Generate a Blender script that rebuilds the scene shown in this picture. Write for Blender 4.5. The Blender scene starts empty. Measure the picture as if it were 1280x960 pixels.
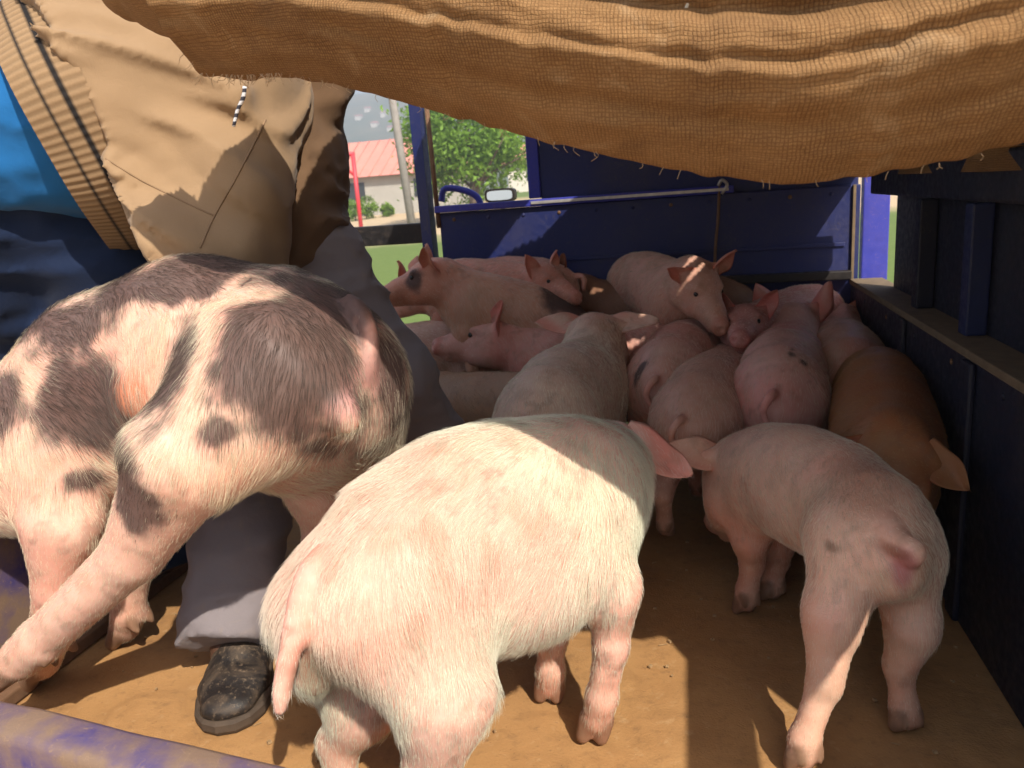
import bpy, bmesh, math, random
import numpy as np
from mathutils import Vector, Matrix
from mathutils.bvhtree import BVHTree

random.seed(7)
RNG = np.random.default_rng(11)
SC = bpy.context.scene
COL = SC.collection

# ------------------------------------------------------------------ camera
FPX, VPX, VPY, CAMH = 980.0, 859.0, 226.0, 0.82      # the lengthwise vanishing point of the truck bed gives the aim
ROLL = math.radians(4.2)
_r0, _r1 = VPX - 640, 480 - VPY
_ux = _r0 * math.cos(ROLL) + _r1 * math.sin(ROLL)
_uy = -_r0 * math.sin(ROLL) + _r1 * math.cos(ROLL)
PITCH = math.atan(_uy / FPX)
YAW = math.atan(_ux / FPX * math.cos(PITCH))
FW = np.array([-math.sin(YAW) * math.cos(PITCH), math.cos(YAW) * math.cos(PITCH), -math.sin(PITCH)])
_rt = np.array([math.cos(YAW), math.sin(YAW), 0.0])
_up = np.cross(_rt, FW)
RT = _rt * math.cos(ROLL) - _up * math.sin(ROLL)
UP = _up * math.cos(ROLL) + _rt * math.sin(ROLL)
CAM = np.array([0.0, 0.0, CAMH])
cam_d = bpy.data.cameras.new('camera')
cam_o = bpy.data.objects.new('camera', cam_d); COL.objects.link(cam_o)
cam_d.sensor_width = 36.0; cam_d.lens = FPX / 1280 * 36
cam_d.clip_start = 0.02; cam_d.clip_end = 6000
cam_d.dof.use_dof = True; cam_d.dof.focus_distance = 1.15; cam_d.dof.aperture_fstop = 10
cam_o.matrix_world = Matrix(((RT[0], UP[0], -FW[0], 0), (RT[1], UP[1], -FW[1], 0), (RT[2], UP[2], -FW[2], CAMH), (0, 0, 0, 1)))
SC.camera = cam_o

# ------------------------------------------------------------------ sky, sun, exposure
SUN_TRAVEL = Vector((-0.6, 0.8, -1.0)).normalized()
w = bpy.data.worlds.new('World'); SC.world = w; w.use_nodes = True
nt = w.node_tree; nt.nodes.clear()
sky = nt.nodes.new('ShaderNodeTexSky'); sky.sky_type = 'NISHITA'; sky.sun_disc = False
sky.sun_elevation = math.asin(-SUN_TRAVEL.z); sky.sun_rotation = math.atan2(-SUN_TRAVEL.x, -SUN_TRAVEL.y)
sky.air_density = 1.0; sky.dust_density = 2.5
bg = nt.nodes.new('ShaderNodeBackground'); bg.inputs[1].default_value = 0.135
ow = nt.nodes.new('ShaderNodeOutputWorld')
nt.links.new(sky.outputs[0], bg.inputs[0]); nt.links.new(bg.outputs[0], ow.inputs[0])
sun_d = bpy.data.lights.new('sun', 'SUN'); sun_d.energy = 5.0; sun_d.angle = math.radians(0.55); sun_d.color = (1.0, 0.93, 0.82)
sun_o = bpy.data.objects.new('sun', sun_d); COL.objects.link(sun_o)
sun_o.rotation_euler = SUN_TRAVEL.to_track_quat('-Z', 'Y').to_euler()
sun_o.location = (3, -4, 6)
SC.view_settings.view_transform = 'Standard'; SC.view_settings.look = 'None'
SC.view_settings.gamma = 1.0; SC.view_settings.exposure = 0.94
SC.render.engine = 'CYCLES'
SC.cycles.max_bounces = 7; SC.cycles.diffuse_bounces = 4; SC.cycles.glossy_bounces = 3
SC.cycles.transparent_max_bounces = 12; SC.cycles.use_denoising = True
SC.cycles.sample_clamp_indirect = 6

# ------------------------------------------------------------------ small maths helpers
def ray(px, py): return FW + RT * (px - 640) / FPX - UP * (py - 480) / FPX
def at(px, py, D): return CAM + ray(px, py) * D
def onz(px, py, z=0.0):
    d = ray(px, py); return CAM + d * ((z - CAMH) / d[2])
def onY(px, py, Y):
    d = ray(px, py); return CAM + d * (Y / d[1])
def onX(px, py, X):
    d = ray(px, py); return CAM + d * (X / d[0])
TY, TK = 0.83, 0.25                                            # the cover's rear hem runs skew across the bed
def onT(px, py, d=0.0):
    r = ray(px, py); return CAM + r * ((TY + d - TK * 0.3) / (r[1] + TK * r[0]))
def V(*a): return np.array(a, float)
def unit(v): v = np.asarray(v, float); return v / (np.linalg.norm(v) + 1e-12)
def lin(r, g, b):
    f = lambda c: (c / 255 / 12.92) if c / 255 <= 0.04045 else ((c / 255 + 0.055) / 1.055) ** 2.4
    return (f(r), f(g), f(b))
def hsh(i, j, k, s):
    n = (i.astype(np.int64) * 374761393 + j.astype(np.int64) * 668265263 + k.astype(np.int64) * 2147483647 + s * 1274126177) & 0xffffffff
    n = ((n ^ (n >> 13)) * 1274126177) & 0xffffffff
    return ((n ^ (n >> 16)) & 0xffff) / 65535.0
def vnoise(p, scale, seed=0):
    q = p * scale; i = np.floor(q); f = q - i; f = f * f * (3 - 2 * f); i = i.astype(np.int64)
    r = 0
    for dx in (0, 1):
        for dy in (0, 1):
            for dz in (0, 1):
                wgt = (f[..., 0] if dx else 1 - f[..., 0]) * (f[..., 1] if dy else 1 - f[..., 1]) * (f[..., 2] if dz else 1 - f[..., 2])
                r = r + wgt * hsh(i[..., 0] + dx, i[..., 1] + dy, i[..., 2] + dz, seed)
    return r
def fbm(p, scale, seed=0, o=3):
    r = 0; a = 0.5; t = 0
    for n in range(o):
        r = r + a * vnoise(p, scale * 2 ** n, seed + n * 17); t += a; a *= 0.5
    return r / t
def smooth(a, b, x):
    t = np.clip((x - a) / (b - a), 0, 1); return t * t * (3 - 2 * t)
def catmull(pts, n):
    P = [np.asarray(p, float) for p in pts]; P = [2 * P[0] - P[1]] + P + [2 * P[-1] - P[-2]]
    out = []
    m = len(P) - 3
    for s in np.linspace(0, m - 1e-9, n):
        i = int(s); t = s - i; a, b, c, d = P[i:i + 4]
        out.append(0.5 * (2 * b + (c - a) * t + (2 * a - 5 * b + 4 * c - d) * t * t + (3 * b - a - 3 * c + d) * t ** 3))
    return np.array(out)

# ------------------------------------------------------------------ object helpers
def tag(o, label=None, cat=None, group=None, kind=None):
    if label: o['label'] = label
    if cat: o['category'] = cat
    if group: o['group'] = group
    if kind: o['kind'] = kind
    return o
def link(o, parent=None):
    COL.objects.link(o)
    if parent is not None: o.parent = parent
    return o
def empty(name, loc=(0, 0, 0)):
    o = bpy.data.objects.new(name, None); o.location = Vector(loc); o.empty_display_size = 0.1
    return link(o)
def rel(parent, co):
    """world coordinates -> the parent's frame (parents are unrotated)"""
    L = np.zeros(3)
    p = parent
    while p is not None:
        L = L + np.array(p.location); p = p.parent
    return np.asarray(co, float) - L
def mesh_obj(name, verts, faces, mat, parent=None, smooth_sh=True, cols=None):
    verts = np.asarray(verts, float)
    if parent is not None: verts = rel(parent, verts)
    me = bpy.data.meshes.new(name)
    me.from_pydata(verts.tolist(), [], faces if isinstance(faces, list) else faces.tolist())
    if smooth_sh: me.polygons.foreach_set('use_smooth', [True] * len(me.polygons))
    if cols is not None:
        a = me.attributes.new('Col', 'FLOAT_COLOR', 'POINT')
        c = np.ones((len(verts), 4), np.float32); c[:, :3] = cols
        a.data.foreach_set('color', c.ravel())
    me.materials.append(mat); me.update()
    return link(bpy.data.objects.new(name, me), parent)
def bm_obj(name, bm, mat, parent=None, smooth_sh=False):
    me = bpy.data.meshes.new(name); bmesh.ops.recalc_face_normals(bm, faces=bm.faces[:])
    if parent is not None:
        L = rel(parent, (0, 0, 0)); bmesh.ops.translate(bm, verts=bm.verts[:], vec=Vector(L))
    bm.to_mesh(me); bm.free()
    if smooth_sh: me.polygons.foreach_set('use_smooth', [True] * len(me.polygons))
    me.materials.append(mat)
    return link(bpy.data.objects.new(name, me), parent)
def add_box(bm, lo, hi, bev=0.0, rot=None, piv=None):
    r = bmesh.ops.create_cube(bm, size=1.0); vs = r['verts']
    lo, hi = np.minimum(lo, hi), np.maximum(lo, hi)
    for v in vs: v.co = Vector([(lo[i] + hi[i]) / 2 + v.co[i] * (hi[i] - lo[i]) for i in range(3)])
    if bev > 0:
        es = list({e for v in vs for e in v.link_edges})
        rr = bmesh.ops.bevel(bm, geom=es, offset=bev, segments=2, affect='EDGES', profile=0.6)
        vs = list({v for f in rr['faces'] for v in f.verts} | {v for v in vs if v.is_valid})
    if rot is not None:
        bmesh.ops.rotate(bm, verts=vs, cent=Vector(piv if piv is not None else (lo + hi) / 2), matrix=rot)
    return vs
def box(name, lo, hi, mat, parent=None, bev=0.004, rot=None, piv=None):
    bm = bmesh.new(); add_box(bm, V(*lo), V(*hi), bev, rot, piv); return bm_obj(name, bm, mat, parent)
def tube_mesh(pts, rad, n=8, caps=True):
    P = np.asarray(pts, float); m = len(P); R = np.full(m, rad, float) if np.isscalar(rad) else np.asarray(rad, float)
    vs, fs = [], []
    T = np.gradient(P, axis=0); ref = V(0.31, 0.22, 0.93)
    for i in range(m):
        t = unit(T[i]); a = unit(np.cross(t, ref)); b = np.cross(t, a)
        for k in range(n):
            an = 2 * math.pi * k / n; vs.append(P[i] + R[i] * (a * math.cos(an) + b * math.sin(an)))
    for i in range(m - 1):
        for k in range(n):
            fs.append([i * n + k, i * n + (k + 1) % n, (i + 1) * n + (k + 1) % n, (i + 1) * n + k])
    if caps: fs.append(list(range(n))[::-1]); fs.append([(m - 1) * n + k for k in range(n)])
    return np.array(vs), fs
def tube(name, pts, rad, mat, parent=None, n=8):
    v, f = tube_mesh(pts, rad, n); return mesh_obj(name, v, f, mat, parent)

# ------------------------------------------------------------------ materials
class N:
    """tiny node-graph builder"""
    def __init__(self, name):
        self.m = bpy.data.materials.new(name); self.m.use_nodes = True; self.t = self.m.node_tree
        self.t.nodes.clear(); self.out = self.t.nodes.new('ShaderNodeOutputMaterial')
        self.p = self.t.nodes.new('ShaderNodeBsdfPrincipled'); self.t.links.new(self.p.outputs[0], self.out.inputs[0])
        self._obj = None
    def n(self, typ, **kw):
        x = self.t.nodes.new(typ)
        for k, v in kw.items(): setattr(x, k, v)
        return x
    def l(self, a, b): self.t.links.new(a, b)
    def set(self, **kw):
        for k, v in kw.items():
            i = self.p.inputs[k.replace('_', ' ')]
            if hasattr(v, 'links'): self.l(v, i)
            elif isinstance(v, tuple) and len(v) == 3 and i.type == 'RGBA': i.default_value = (*v, 1)
            else: i.default_value = v
        return self
    def coord(self, scale=(1, 1, 1), rot=(0, 0, 0)):
        tc = self.n('ShaderNodeTexCoord'); mp = self.n('ShaderNodeMapping')
        mp.inputs['Scale'].default_value = scale; mp.inputs['Rotation'].default_value = rot
        self.l(tc.outputs['Object'], mp.inputs[0]); return mp.outputs[0]
    def noise(self, co, scale, detail=4, rough=0.55, dist=0.0):
        x = self.n('ShaderNodeTexNoise'); x.inputs['Scale'].default_value = scale; x.inputs['Detail'].default_value = detail
        x.inputs['Roughness'].default_value = rough; x.inputs['Distortion'].default_value = dist
        self.l(co, x.inputs['Vector']); return x.outputs['Fac']
    def ramp(self, fac, stops):
        x = self.n('ShaderNodeValToRGB'); e = x.color_ramp.elements
        while len(e) < len(stops): e.new(0.5)
        for el, (p, c) in zip(e, stops):
            el.position = p; el.color = (*c, 1) if isinstance(c, tuple) else (c, c, c, 1)
        self.l(fac, x.inputs[0]); return x.outputs[0]
    def mix(self, fac, a, b, mode='MIX'):
        x = self.n('ShaderNodeMix', data_type='RGBA', blend_type=mode)
        for i, v in ((0, fac), (6, a), (7, b)):
            if hasattr(v, 'links'): self.l(v, x.inputs[i])
            elif isinstance(v, tuple): x.inputs[i].default_value = (*v, 1)
            else: x.inputs[i].default_value = v
        return x.outputs[2]
    def math(self, op, a, b=0.0):
        x = self.n('ShaderNodeMath', operation=op)
        for i, v in ((0, a), (1, b)):
            if hasattr(v, 'links'): self.l(v, x.inputs[i])
            else: x.inputs[i].default_value = v
        return x.outputs[0]
    def bump(self, h, strength=0.3, dist=0.002):
        x = self.n('ShaderNodeBump'); x.inputs['Strength'].default_value = strength; x.inputs['Distance'].default_value = dist
        self.l(h, x.inputs['Height']); self.l(x.outputs[0], self.p.inputs['Normal']); return x

def m_plain(name, c, rough=0.6, metal=0.0, var=0.25, scale=30.0):
    g = N(name); co = g.coord(); f = g.noise(co, scale, 5)
    g.set(Base_Color=g.mix(f, tuple(x * (1 - var) for x in c), tuple(min(1, x * (1 + var)) for x in c)), Roughness=rough, Metallic=metal)
    g.bump(f, 0.15, 0.001); return g.m
def m_paint(name, c, dust=0.45, dustc=(0.17, 0.10, 0.05), scr=0.5, rough=0.45, scale=1.0, dlo=0.38):
    """old blue vehicle paint: dust film, smears, scratches down to bare metal"""
    g = N(name); co = g.coord()
    big = g.noise(co, 5 * scale, 6, 0.6); fine = g.noise(co, 60 * scale, 5, 0.65)
    def curl(sc_, wd, seed):
        n_ = g.noise(g.coord((1, 1.3, 0.9), (0.7 * seed, 0.3 * seed, seed)), sc_ * scale, 2, 0.5, 1.2); d_ = g.math('ABSOLUTE', g.math('SUBTRACT', n_, 0.5)); return g.ramp(d_, [(0.0, 1.0), (wd, 0.0)])
    sc = g.math('MAXIMUM', g.math('MULTIPLY', curl(16, 0.010, 1), g.ramp(big, [(0.45, 0.0), (0.6, 1.0)])), g.math('MULTIPLY', curl(30, 0.012, 2), g.ramp(fine, [(0.45, 0.0), (0.6, 1.0)])))
    base = g.mix(fine, tuple(x * 0.75 for x in c), tuple(x * 1.25 for x in c))
    dm = g.math('MULTIPLY', g.ramp(big, [(dlo, 0.0), (dlo + 0.3, 1.0)]), dust)
    dm2 = g.math('MULTIPLY', g.ramp(fine, [(0.45, 0.0), (0.8, 1.0)]), dust)
    col = g.mix(g.math('MAXIMUM', dm, dm2), base, dustc)
    col = g.mix(g.math('MULTIPLY', sc, scr), col, tuple(min(1, x * 1.3) for x in dustc))
    g.set(Base_Color=col, Roughness=g.ramp(fine, [(0.3, rough - 0.1), (0.7, rough + 0.25)]), Specular_IOR_Level=0.35)
    g.bump(g.math('ADD', fine, sc), 0.15, 0.001); return g.m
def m_skin(name, rough=0.55, sss=0.12):
    g = N(name); a = g.n('ShaderNodeAttribute', attribute_name='Col'); co = g.coord()
    f = g.noise(co, 70, 5, 0.6); f2 = g.noise(co, 320, 3, 0.6); f3 = g.noise(co, 14, 4, 0.6)
    c = g.mix(g.ramp(f, [(0.3, 0.0), (0.75, 1.0)]), a.outputs['Color'], g.mix(0.5, a.outputs['Color'], (0.9, 0.72, 0.66), 'MULTIPLY'))
    c = g.mix(g.ramp(f3, [(0.42, 0.0), (0.8, 0.5)]), c, g.mix(1.0, c, (1.0, 0.72, 0.62), 'MULTIPLY'))
    g.set(Base_Color=c, Roughness=rough, Specular_IOR_Level=0.3, Subsurface_Weight=sss, Subsurface_Radius=(1.0, 0.4, 0.25), Subsurface_Scale=0.008)
    g.bump(g.math('ADD', g.math('MULTIPLY', f, 0.8), f2), 0.25, 0.0015); return g.m
def m_hair(name):
    g = N(name); a = g.n('ShaderNodeAttribute', attribute_name='hcol')
    g.set(Base_Color=a.outputs['Color'], Roughness=0.42, Specular_IOR_Level=0.4)
    tr = g.n('ShaderNodeBsdfTranslucent'); g.l(a.outputs['Color'], tr.inputs[0])
    mx = g.n('ShaderNodeMixShader'); mx.inputs[0].default_value = 0.3
    g.l(g.p.outputs[0], mx.inputs[1]); g.l(tr.outputs[0], mx.inputs[2]); g.l(mx.outputs[0], g.out.inputs[0]); return g.m
def m_cloth(name, c, weave=900, var=0.12, rough=0.85, wr=0.4, stain=None):
    g = N(name); co = g.coord(); f = g.noise(co, 9, 5, 0.6); f2 = g.noise(co, weave, 2); f3 = g.noise(co, 38, 4, 0.6, 0.6)
    col = g.mix(f, tuple(x * (1 - var) for x in c), tuple(x * (1 + var) for x in c))
    if stain: col = g.mix(g.ramp(f3, [(0.55, 0.0), (0.8, 0.6)]), col, stain)
    g.set(Base_Color=col, Roughness=rough, Specular_IOR_Level=0.2, Sheen_Weight=0.08)
    g.bump(g.math('ADD', g.math('MULTIPLY', f3, 1.0), g.math('MULTIPLY', f2, 0.25)), wr, 0.004); return g.m

M = {}
M['skin'] = m_skin('pig_skin'); M['hair'] = m_hair('pig_bristle')
M['eye'] = m_plain('pig_eye', (0.012, 0.008, 0.006), 0.12, 0, 0.1)
M['person_skin'] = m_plain('dark_skin', (0.09, 0.045, 0.028), 0.5)
M['tan'] = m_cloth('tan_cotton', (0.265, 0.172, 0.095), wr=0.3)
M['brown'] = m_cloth('brown_cloth', (0.13, 0.075, 0.04))
M['grey'] = m_cloth('grey_trouser_cloth', (0.19, 0.165, 0.17), stain=(0.24, 0.19, 0.15))
M['navy'] = m_cloth('navy_trouser_cloth', (0.006, 0.014, 0.042))
M['shirt'] = m_cloth('blue_shirt_cloth', (0.008, 0.10, 0.28), wr=0.3)
M['thread'] = m_plain('tan_thread', (0.22, 0.135, 0.072), 0.9)
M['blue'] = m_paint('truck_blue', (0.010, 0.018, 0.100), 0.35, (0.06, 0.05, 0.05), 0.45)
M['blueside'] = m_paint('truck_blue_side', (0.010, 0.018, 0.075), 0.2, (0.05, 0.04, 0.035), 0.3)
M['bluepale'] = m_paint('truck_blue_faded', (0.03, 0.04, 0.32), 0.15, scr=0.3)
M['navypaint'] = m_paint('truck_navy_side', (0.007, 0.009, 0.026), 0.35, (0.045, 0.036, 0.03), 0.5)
M['bluescr'] = m_paint('truck_blue_scratched', (0.006, 0.013, 0.17), 0.95, (0.20, 0.13, 0.08), 0.7, 0.55, 1.6, 0.27)
M['black'] = m_paint('black_metal', (0.012, 0.011, 0.012), 0.3, (0.08, 0.05, 0.03), 0.4)
M['rust'] = m_plain('rusty_steel', (0.16, 0.085, 0.045), 0.75, 0.2, 0.5, 45)
M['bare'] = m_plain('worn_bare_edge', (0.42, 0.40, 0.38), 0.4, 0.5, 0.4, 60)
M['dusty'] = m_plain('dusty_ledge', (0.15, 0.105, 0.06), 0.9, 0, 0.45, 40)
M['rope'] = m_plain('twine', (0.35, 0.24, 0.14), 0.9, 0, 0.4, 200)
def m_floor():
    g = N('bed_floor_dust'); co = g.coord(); a = g.noise(co, 3.5, 6, 0.6, 0.5); b = g.noise(co, 38, 6, 0.65); c = g.noise(g.coord((1, 1.7, 1), (0, 0, 0.7)), 7, 6, 0.65, 1.4); d = g.noise(co, 260, 3)
    col = g.mix(g.ramp(a, [(0.3, 0.0), (0.7, 1.0)]), (0.43, 0.24, 0.095), (0.32, 0.165, 0.062))
    col = g.mix(g.ramp(c, [(0.5, 0.0), (0.75, 0.5)]), col, (0.20, 0.105, 0.045))
    col = g.mix(g.ramp(b, [(0.54, 0.0), (0.74, 0.55)]), col, (0.17, 0.095, 0.045))
    col = g.mix(g.ramp(b, [(0.25, 0.6), (0.42, 0.0)]), col, (0.47, 0.30, 0.15))
    col = g.mix(g.ramp(d, [(0.66, 0.0), (0.74, 0.6)]), col, (0.10, 0.06, 0.035))
    g.set(Base_Color=col, Roughness=g.ramp(c, [(0.3, 0.85), (0.7, 0.6)]), Specular_IOR_Level=0.3)
    g.bump(g.math('ADD', b, g.math('MULTIPLY', d, 0.6)), 0.5, 0.003); return g.m
def m_burlap():
    g = N('burlap'); uv = g.n('ShaderNodeUVMap'); uv.uv_map = 'UVMap'
    nz = g.n('ShaderNodeTexNoise'); nz.inputs['Scale'].default_value = 80; nz.inputs['Detail'].default_value = 3; g.l(uv.outputs[0], nz.inputs['Vector'])
    ofs = g.n('ShaderNodeVectorMath', operation='SCALE'); ofs.inputs['Scale'].default_value = 0.0045
    g.l(nz.outputs['Color'], ofs.inputs[0])
    ad = g.n('ShaderNodeVectorMath', operation='ADD'); g.l(uv.outputs[0], ad.inputs[0]); g.l(ofs.outputs[0], ad.inputs[1])
    sep = g.n('ShaderNodeSeparateXYZ'); g.l(ad.outputs[0], sep.inputs[0])
    def lines(o, per, wid):
        f = g.math('FRACT', g.math('MULTIPLY', o, 1 / per)); f = g.math('ABSOLUTE', g.math('SUBTRACT', f, 0.5))
        return g.ramp(f, [(0.0, 1.0), (wid, 0.0)])
    n2 = g.noise(uv.outputs[0], 24, 5, 0.7); n3 = g.noise(uv.outputs[0], 260, 3, 0.7); n4 = g.noise(uv.outputs[0], 3.5, 5, 0.6)
    lx = g.math('MULTIPLY', lines(sep.outputs[0], 0.0033, 0.20), g.ramp(n2, [(0.30, 0.25), (0.6, 1.0)]))
    ly = g.math('MULTIPLY', lines(sep.outputs[1], 0.0036, 0.18), g.ramp(n3, [(0.32, 0.25), (0.6, 1.0)]))
    gap = g.math('MAXIMUM', lx, ly)
    thr = g.math('MAXIMUM', lines(sep.outputs[0], 0.0017, 0.4), lines(sep.outputs[1], 0.0020, 0.4))
    col = g.mix(g.ramp(n4, [(0.3, 0.0), (0.75, 1.0)]), (0.30, 0.168, 0.074), (0.15, 0.078, 0.033))
    col = g.mix(g.ramp(n3, [(0.4, 0.0), (0.75, 0.6)]), col, (0.46, 0.28, 0.125))
    n5 = g.noise(uv.outputs[0], 11, 6, 0.7, 0.8); col = g.mix(g.ramp(n5, [(0.52, 0.0), (0.72, 0.6)]), col, (0.13, 0.07, 0.034)); col = g.mix(g.ramp(n5, [(0.28, 0.5), (0.42, 0.0)]), col, (0.50, 0.36, 0.21))
    col = g.mix(g.math('MULTIPLY', thr, 0.3), col, (0.2, 0.1, 0.04))
    col = g.mix(g.math('MULTIPLY', gap, g.ramp(n4, [(0.35, 0.4), (0.7, 0.85)])), col, (0.06, 0.026, 0.011))
    g.set(Base_Color=col, Roughness=0.95, Specular_IOR_Level=0.1)
    h = g.math('SUBTRACT', g.math('ADD', n2, g.math('MULTIPLY', n3, 0.5)), g.math('MULTIPLY', gap, 0.9)); g.bump(h, 0.6, 0.002)
    tr = g.n('ShaderNodeBsdfTranslucent'); g.l(col, tr.inputs[0]); mx = g.n('ShaderNodeMixShader'); mx.inputs[0].default_value = 0.06
    g.l(g.p.outputs[0], mx.inputs[1]); g.l(tr.outputs[0], mx.inputs[2]); g.l(mx.outputs[0], g.out.inputs[0]); return g.m
M['floor'] = m_floor(); M['burlap'] = m_burlap()

# ------------------------------------------------------------------ implicit bodies: smooth-blended primitives, meshed with surface nets
class Body:
    def __init__(self): self.pr = []; self.sub = []; self.planes = []
    def cone(self, a, b, ra, rb, k=0.02, t='body', side=None, ax=1.0, flow=None):
        a, b = np.asarray(a, float), np.asarray(b, float)
        self.pr.append(('c', a, b, float(ra), float(rb), k, t, None if side is None else unit(side), ax, unit(b - a) if flow is None else unit(flow)))
    def chain(self, pts, rad, k=0.02, t='body', side=None, ax=1.0, flow=None):
        for i in range(len(pts) - 1): self.cone(pts[i], pts[i + 1], rad[i], rad[i + 1], k, t, side, ax, flow)
    def ell(self, c, axes, radii, k=0.03, t='body', flow=(0, 0, -1)):
        self.pr.append(('e', np.asarray(c, float), np.array([unit(x) for x in axes]), np.asarray(radii, float), None, k, t, None, 1.0, unit(flow)))
    def ear(self, b, e, n, L, W, th=0.0045, cup=0.35, bend=0.0, k=0.012, t='ear'):
        e = unit(e); n = unit(np.asarray(n, float) - e * np.dot(n, e)); s = np.cross(n, e)
        self.pr.append(('r', np.asarray(b, float), (e, n, s), L, W, k, t, (th, cup, bend), 1.0, e))
    def cut(self, c, r, k=0.004): self.sub.append((np.asarray(c, float), r, k))
    @staticmethod
    def dist(p, P):
        ty = p[0]
        if ty == 'c':
            a, b, ra, rb = p[1], p[2], p[3], p[4]; ba = b - a; q = P - a
            h = np.clip((q @ ba) / (ba @ ba + 1e-12), 0, 1); q = q - h[..., None] * ba
            if p[7] is not None and p[8] != 1.0:
                sd = q @ p[7]; q = q + (sd * (1 / p[8] - 1))[..., None] * p[7]
            return np.sqrt((q * q).sum(-1)) - (ra + (rb - ra) * h)
        if ty == 'e':
            q = (P - p[1]) @ p[2].T; k0 = np.sqrt(((q / p[3]) ** 2).sum(-1)); k1 = np.sqrt(((q / p[3] ** 2) ** 2).sum(-1)) + 1e-9
            return np.where(k0 < 1e-6, -p[3].min(), k0 * (k0 - 1) / k1)
        e, n, s = p[2]; L, W = p[3], p[4]; th, cup, bend = p[7]
        q = P - p[1]; u = q @ e; v = q @ s; ww = q @ n; tt = np.clip(u / L, 0, 1)
        hw = W * np.power(1 - tt, 0.62) * (0.72 + 1.0 * tt)
        off = cup * v * v / W - bend * tt * tt * L
        dv = np.maximum(np.abs(v) - hw, 0); du = np.maximum(np.maximum(u - L, -u), 0)
        return np.sqrt(dv * dv + (ww - off) ** 2 + du * du) - th * (1.15 - 0.5 * tt)
    def bounds(self, p):
        if p[0] == 'c':
            m = max(p[3], p[4]); return np.minimum(p[1] - m, p[2] - m), np.maximum(p[1] + m, p[2] + m)
        if p[0] == 'e': m = p[3].max(); return p[1] - m, p[1] + m
        m = max(p[3], p[4]) * 1.25; return p[1] - m, p[1] + m
    def mesh(self, vox, disp=None, relax=1):
        prs = [p for p in self.pr if p[0] != 'r']
        lo = np.min([self.bounds(p)[0] for p in prs], 0) - 3 * vox - 0.02; hi = np.max([self.bounds(p)[1] for p in prs], 0) + 3 * vox + 0.02
        nn = np.ceil((hi - lo) / vox).astype(int) + 1
        ax = [lo[i] + np.arange(nn[i]) * vox for i in range(3)]
        F = np.full(nn, 0.15, np.float64)
        for p in prs:
            b0, b1 = self.bounds(p); k = p[5]; mg = k * 1.2 + 0.02
            i0 = np.maximum(np.floor((b0 - mg - lo) / vox).astype(int), 0); i1 = np.minimum(np.ceil((b1 + mg - lo) / vox).astype(int) + 1, nn)
            sl = tuple(slice(i0[i], i1[i]) for i in range(3))
            G = np.stack(np.meshgrid(ax[0][sl[0]], ax[1][sl[1]], ax[2][sl[2]], indexing='ij'), -1)
            d = self.dist(p, G); f = F[sl]
            h = np.maximum(k - np.abs(f - d), 0) / k
            F[sl] = np.minimum(f, d) - h * h * k * 0.25
        for c, r, k in self.sub:
            i0 = np.maximum(np.floor((c - r - 0.02 - lo) / vox).astype(int), 0); i1 = np.minimum(np.ceil((c + r + 0.02 - lo) / vox).astype(int) + 1, nn)
            sl = tuple(slice(i0[i], i1[i]) for i in range(3))
            G = np.stack(np.meshgrid(ax[0][sl[0]], ax[1][sl[1]], ax[2][sl[2]], indexing='ij'), -1)
            d = -(np.sqrt(((G - c) ** 2).sum(-1)) - r); f = F[sl]
            h = np.maximum(k - np.abs(f - d), 0) / k
            F[sl] = np.maximum(f, d) + h * h * k * 0.25
        if self.planes:
            G = np.stack(np.meshgrid(*ax, indexing='ij'), -1)
            for pp, nn_, rr in self.planes:
                pd = (G - pp) @ unit(nn_); m_ = ((G - pp) ** 2).sum(-1) < rr * rr; F = np.where(m_, np.maximum(F, pd), F)
        if disp is not None:
            idx = np.argwhere(np.abs(F) < 0.03); P = lo + idx * vox
            F[tuple(idx.T)] -= disp(P)
        ins = F < 0
        c = [ins[x:nn[0] - 1 + x, y:nn[1] - 1 + y, z:nn[2] - 1 + z] for x in (0, 1) for y in (0, 1) for z in (0, 1)]
        s = sum(x.astype(np.int8) for x in c); act = (s > 0) & (s < 8)
        cells = np.argwhere(act); vid = np.full(act.shape, -1, np.int64); vid[tuple(cells.T)] = np.arange(len(cells))
        acc = np.zeros((len(cells), 3)); cnt = np.zeros(len(cells))
        corner = lambda o: F[cells[:, 0] + o[0], cells[:, 1] + o[1], cells[:, 2] + o[2]]
        for axn in range(3):
            for a in (0, 1):
                for b in (0, 1):
                    o0 = [0, 0, 0]; oth = [i for i in range(3) if i != axn]; o0[oth[0]] = a; o0[oth[1]] = b; o1 = list(o0); o1[axn] = 1
                    f0, f1 = corner(o0), corner(o1); m = (f0 < 0) != (f1 < 0); t = np.where(m, f0 / (f0 - f1 + 1e-20), 0)
                    pos = np.tile(np.array(o0, float), (len(cells), 1)); pos[:, axn] = t
                    acc += pos * m[:, None]; cnt += m
        verts = lo + (cells + acc / cnt[:, None]) * vox
        faces = []
        for axn in range(3):
            o = [i for i in range(3) if i != axn]
            sl0 = [slice(1, -1)] * 3; sl1 = [slice(1, -1)] * 3; sl0[axn] = slice(0, -1); sl1[axn] = slice(1, None)
            A, B = ins[tuple(sl0)], ins[tuple(sl1)]; e = np.argwhere(A != B); flip = A[tuple(e.T)]
            base = e.copy(); base[:, o[0]] += 1; base[:, o[1]] += 1
            def cell(d0, d1):
                q = base.copy(); q[:, o[0]] -= d0; q[:, o[1]] -= d1; return vid[tuple(q.T)]
            Q = np.stack([cell(1, 1), cell(0, 1), cell(0, 0), cell(1, 0)], 1)
            fl = flip if axn != 1 else ~flip
            Q[~fl] = Q[~fl][:, ::-1]; faces.append(Q)
        faces = np.concatenate(faces)
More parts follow.
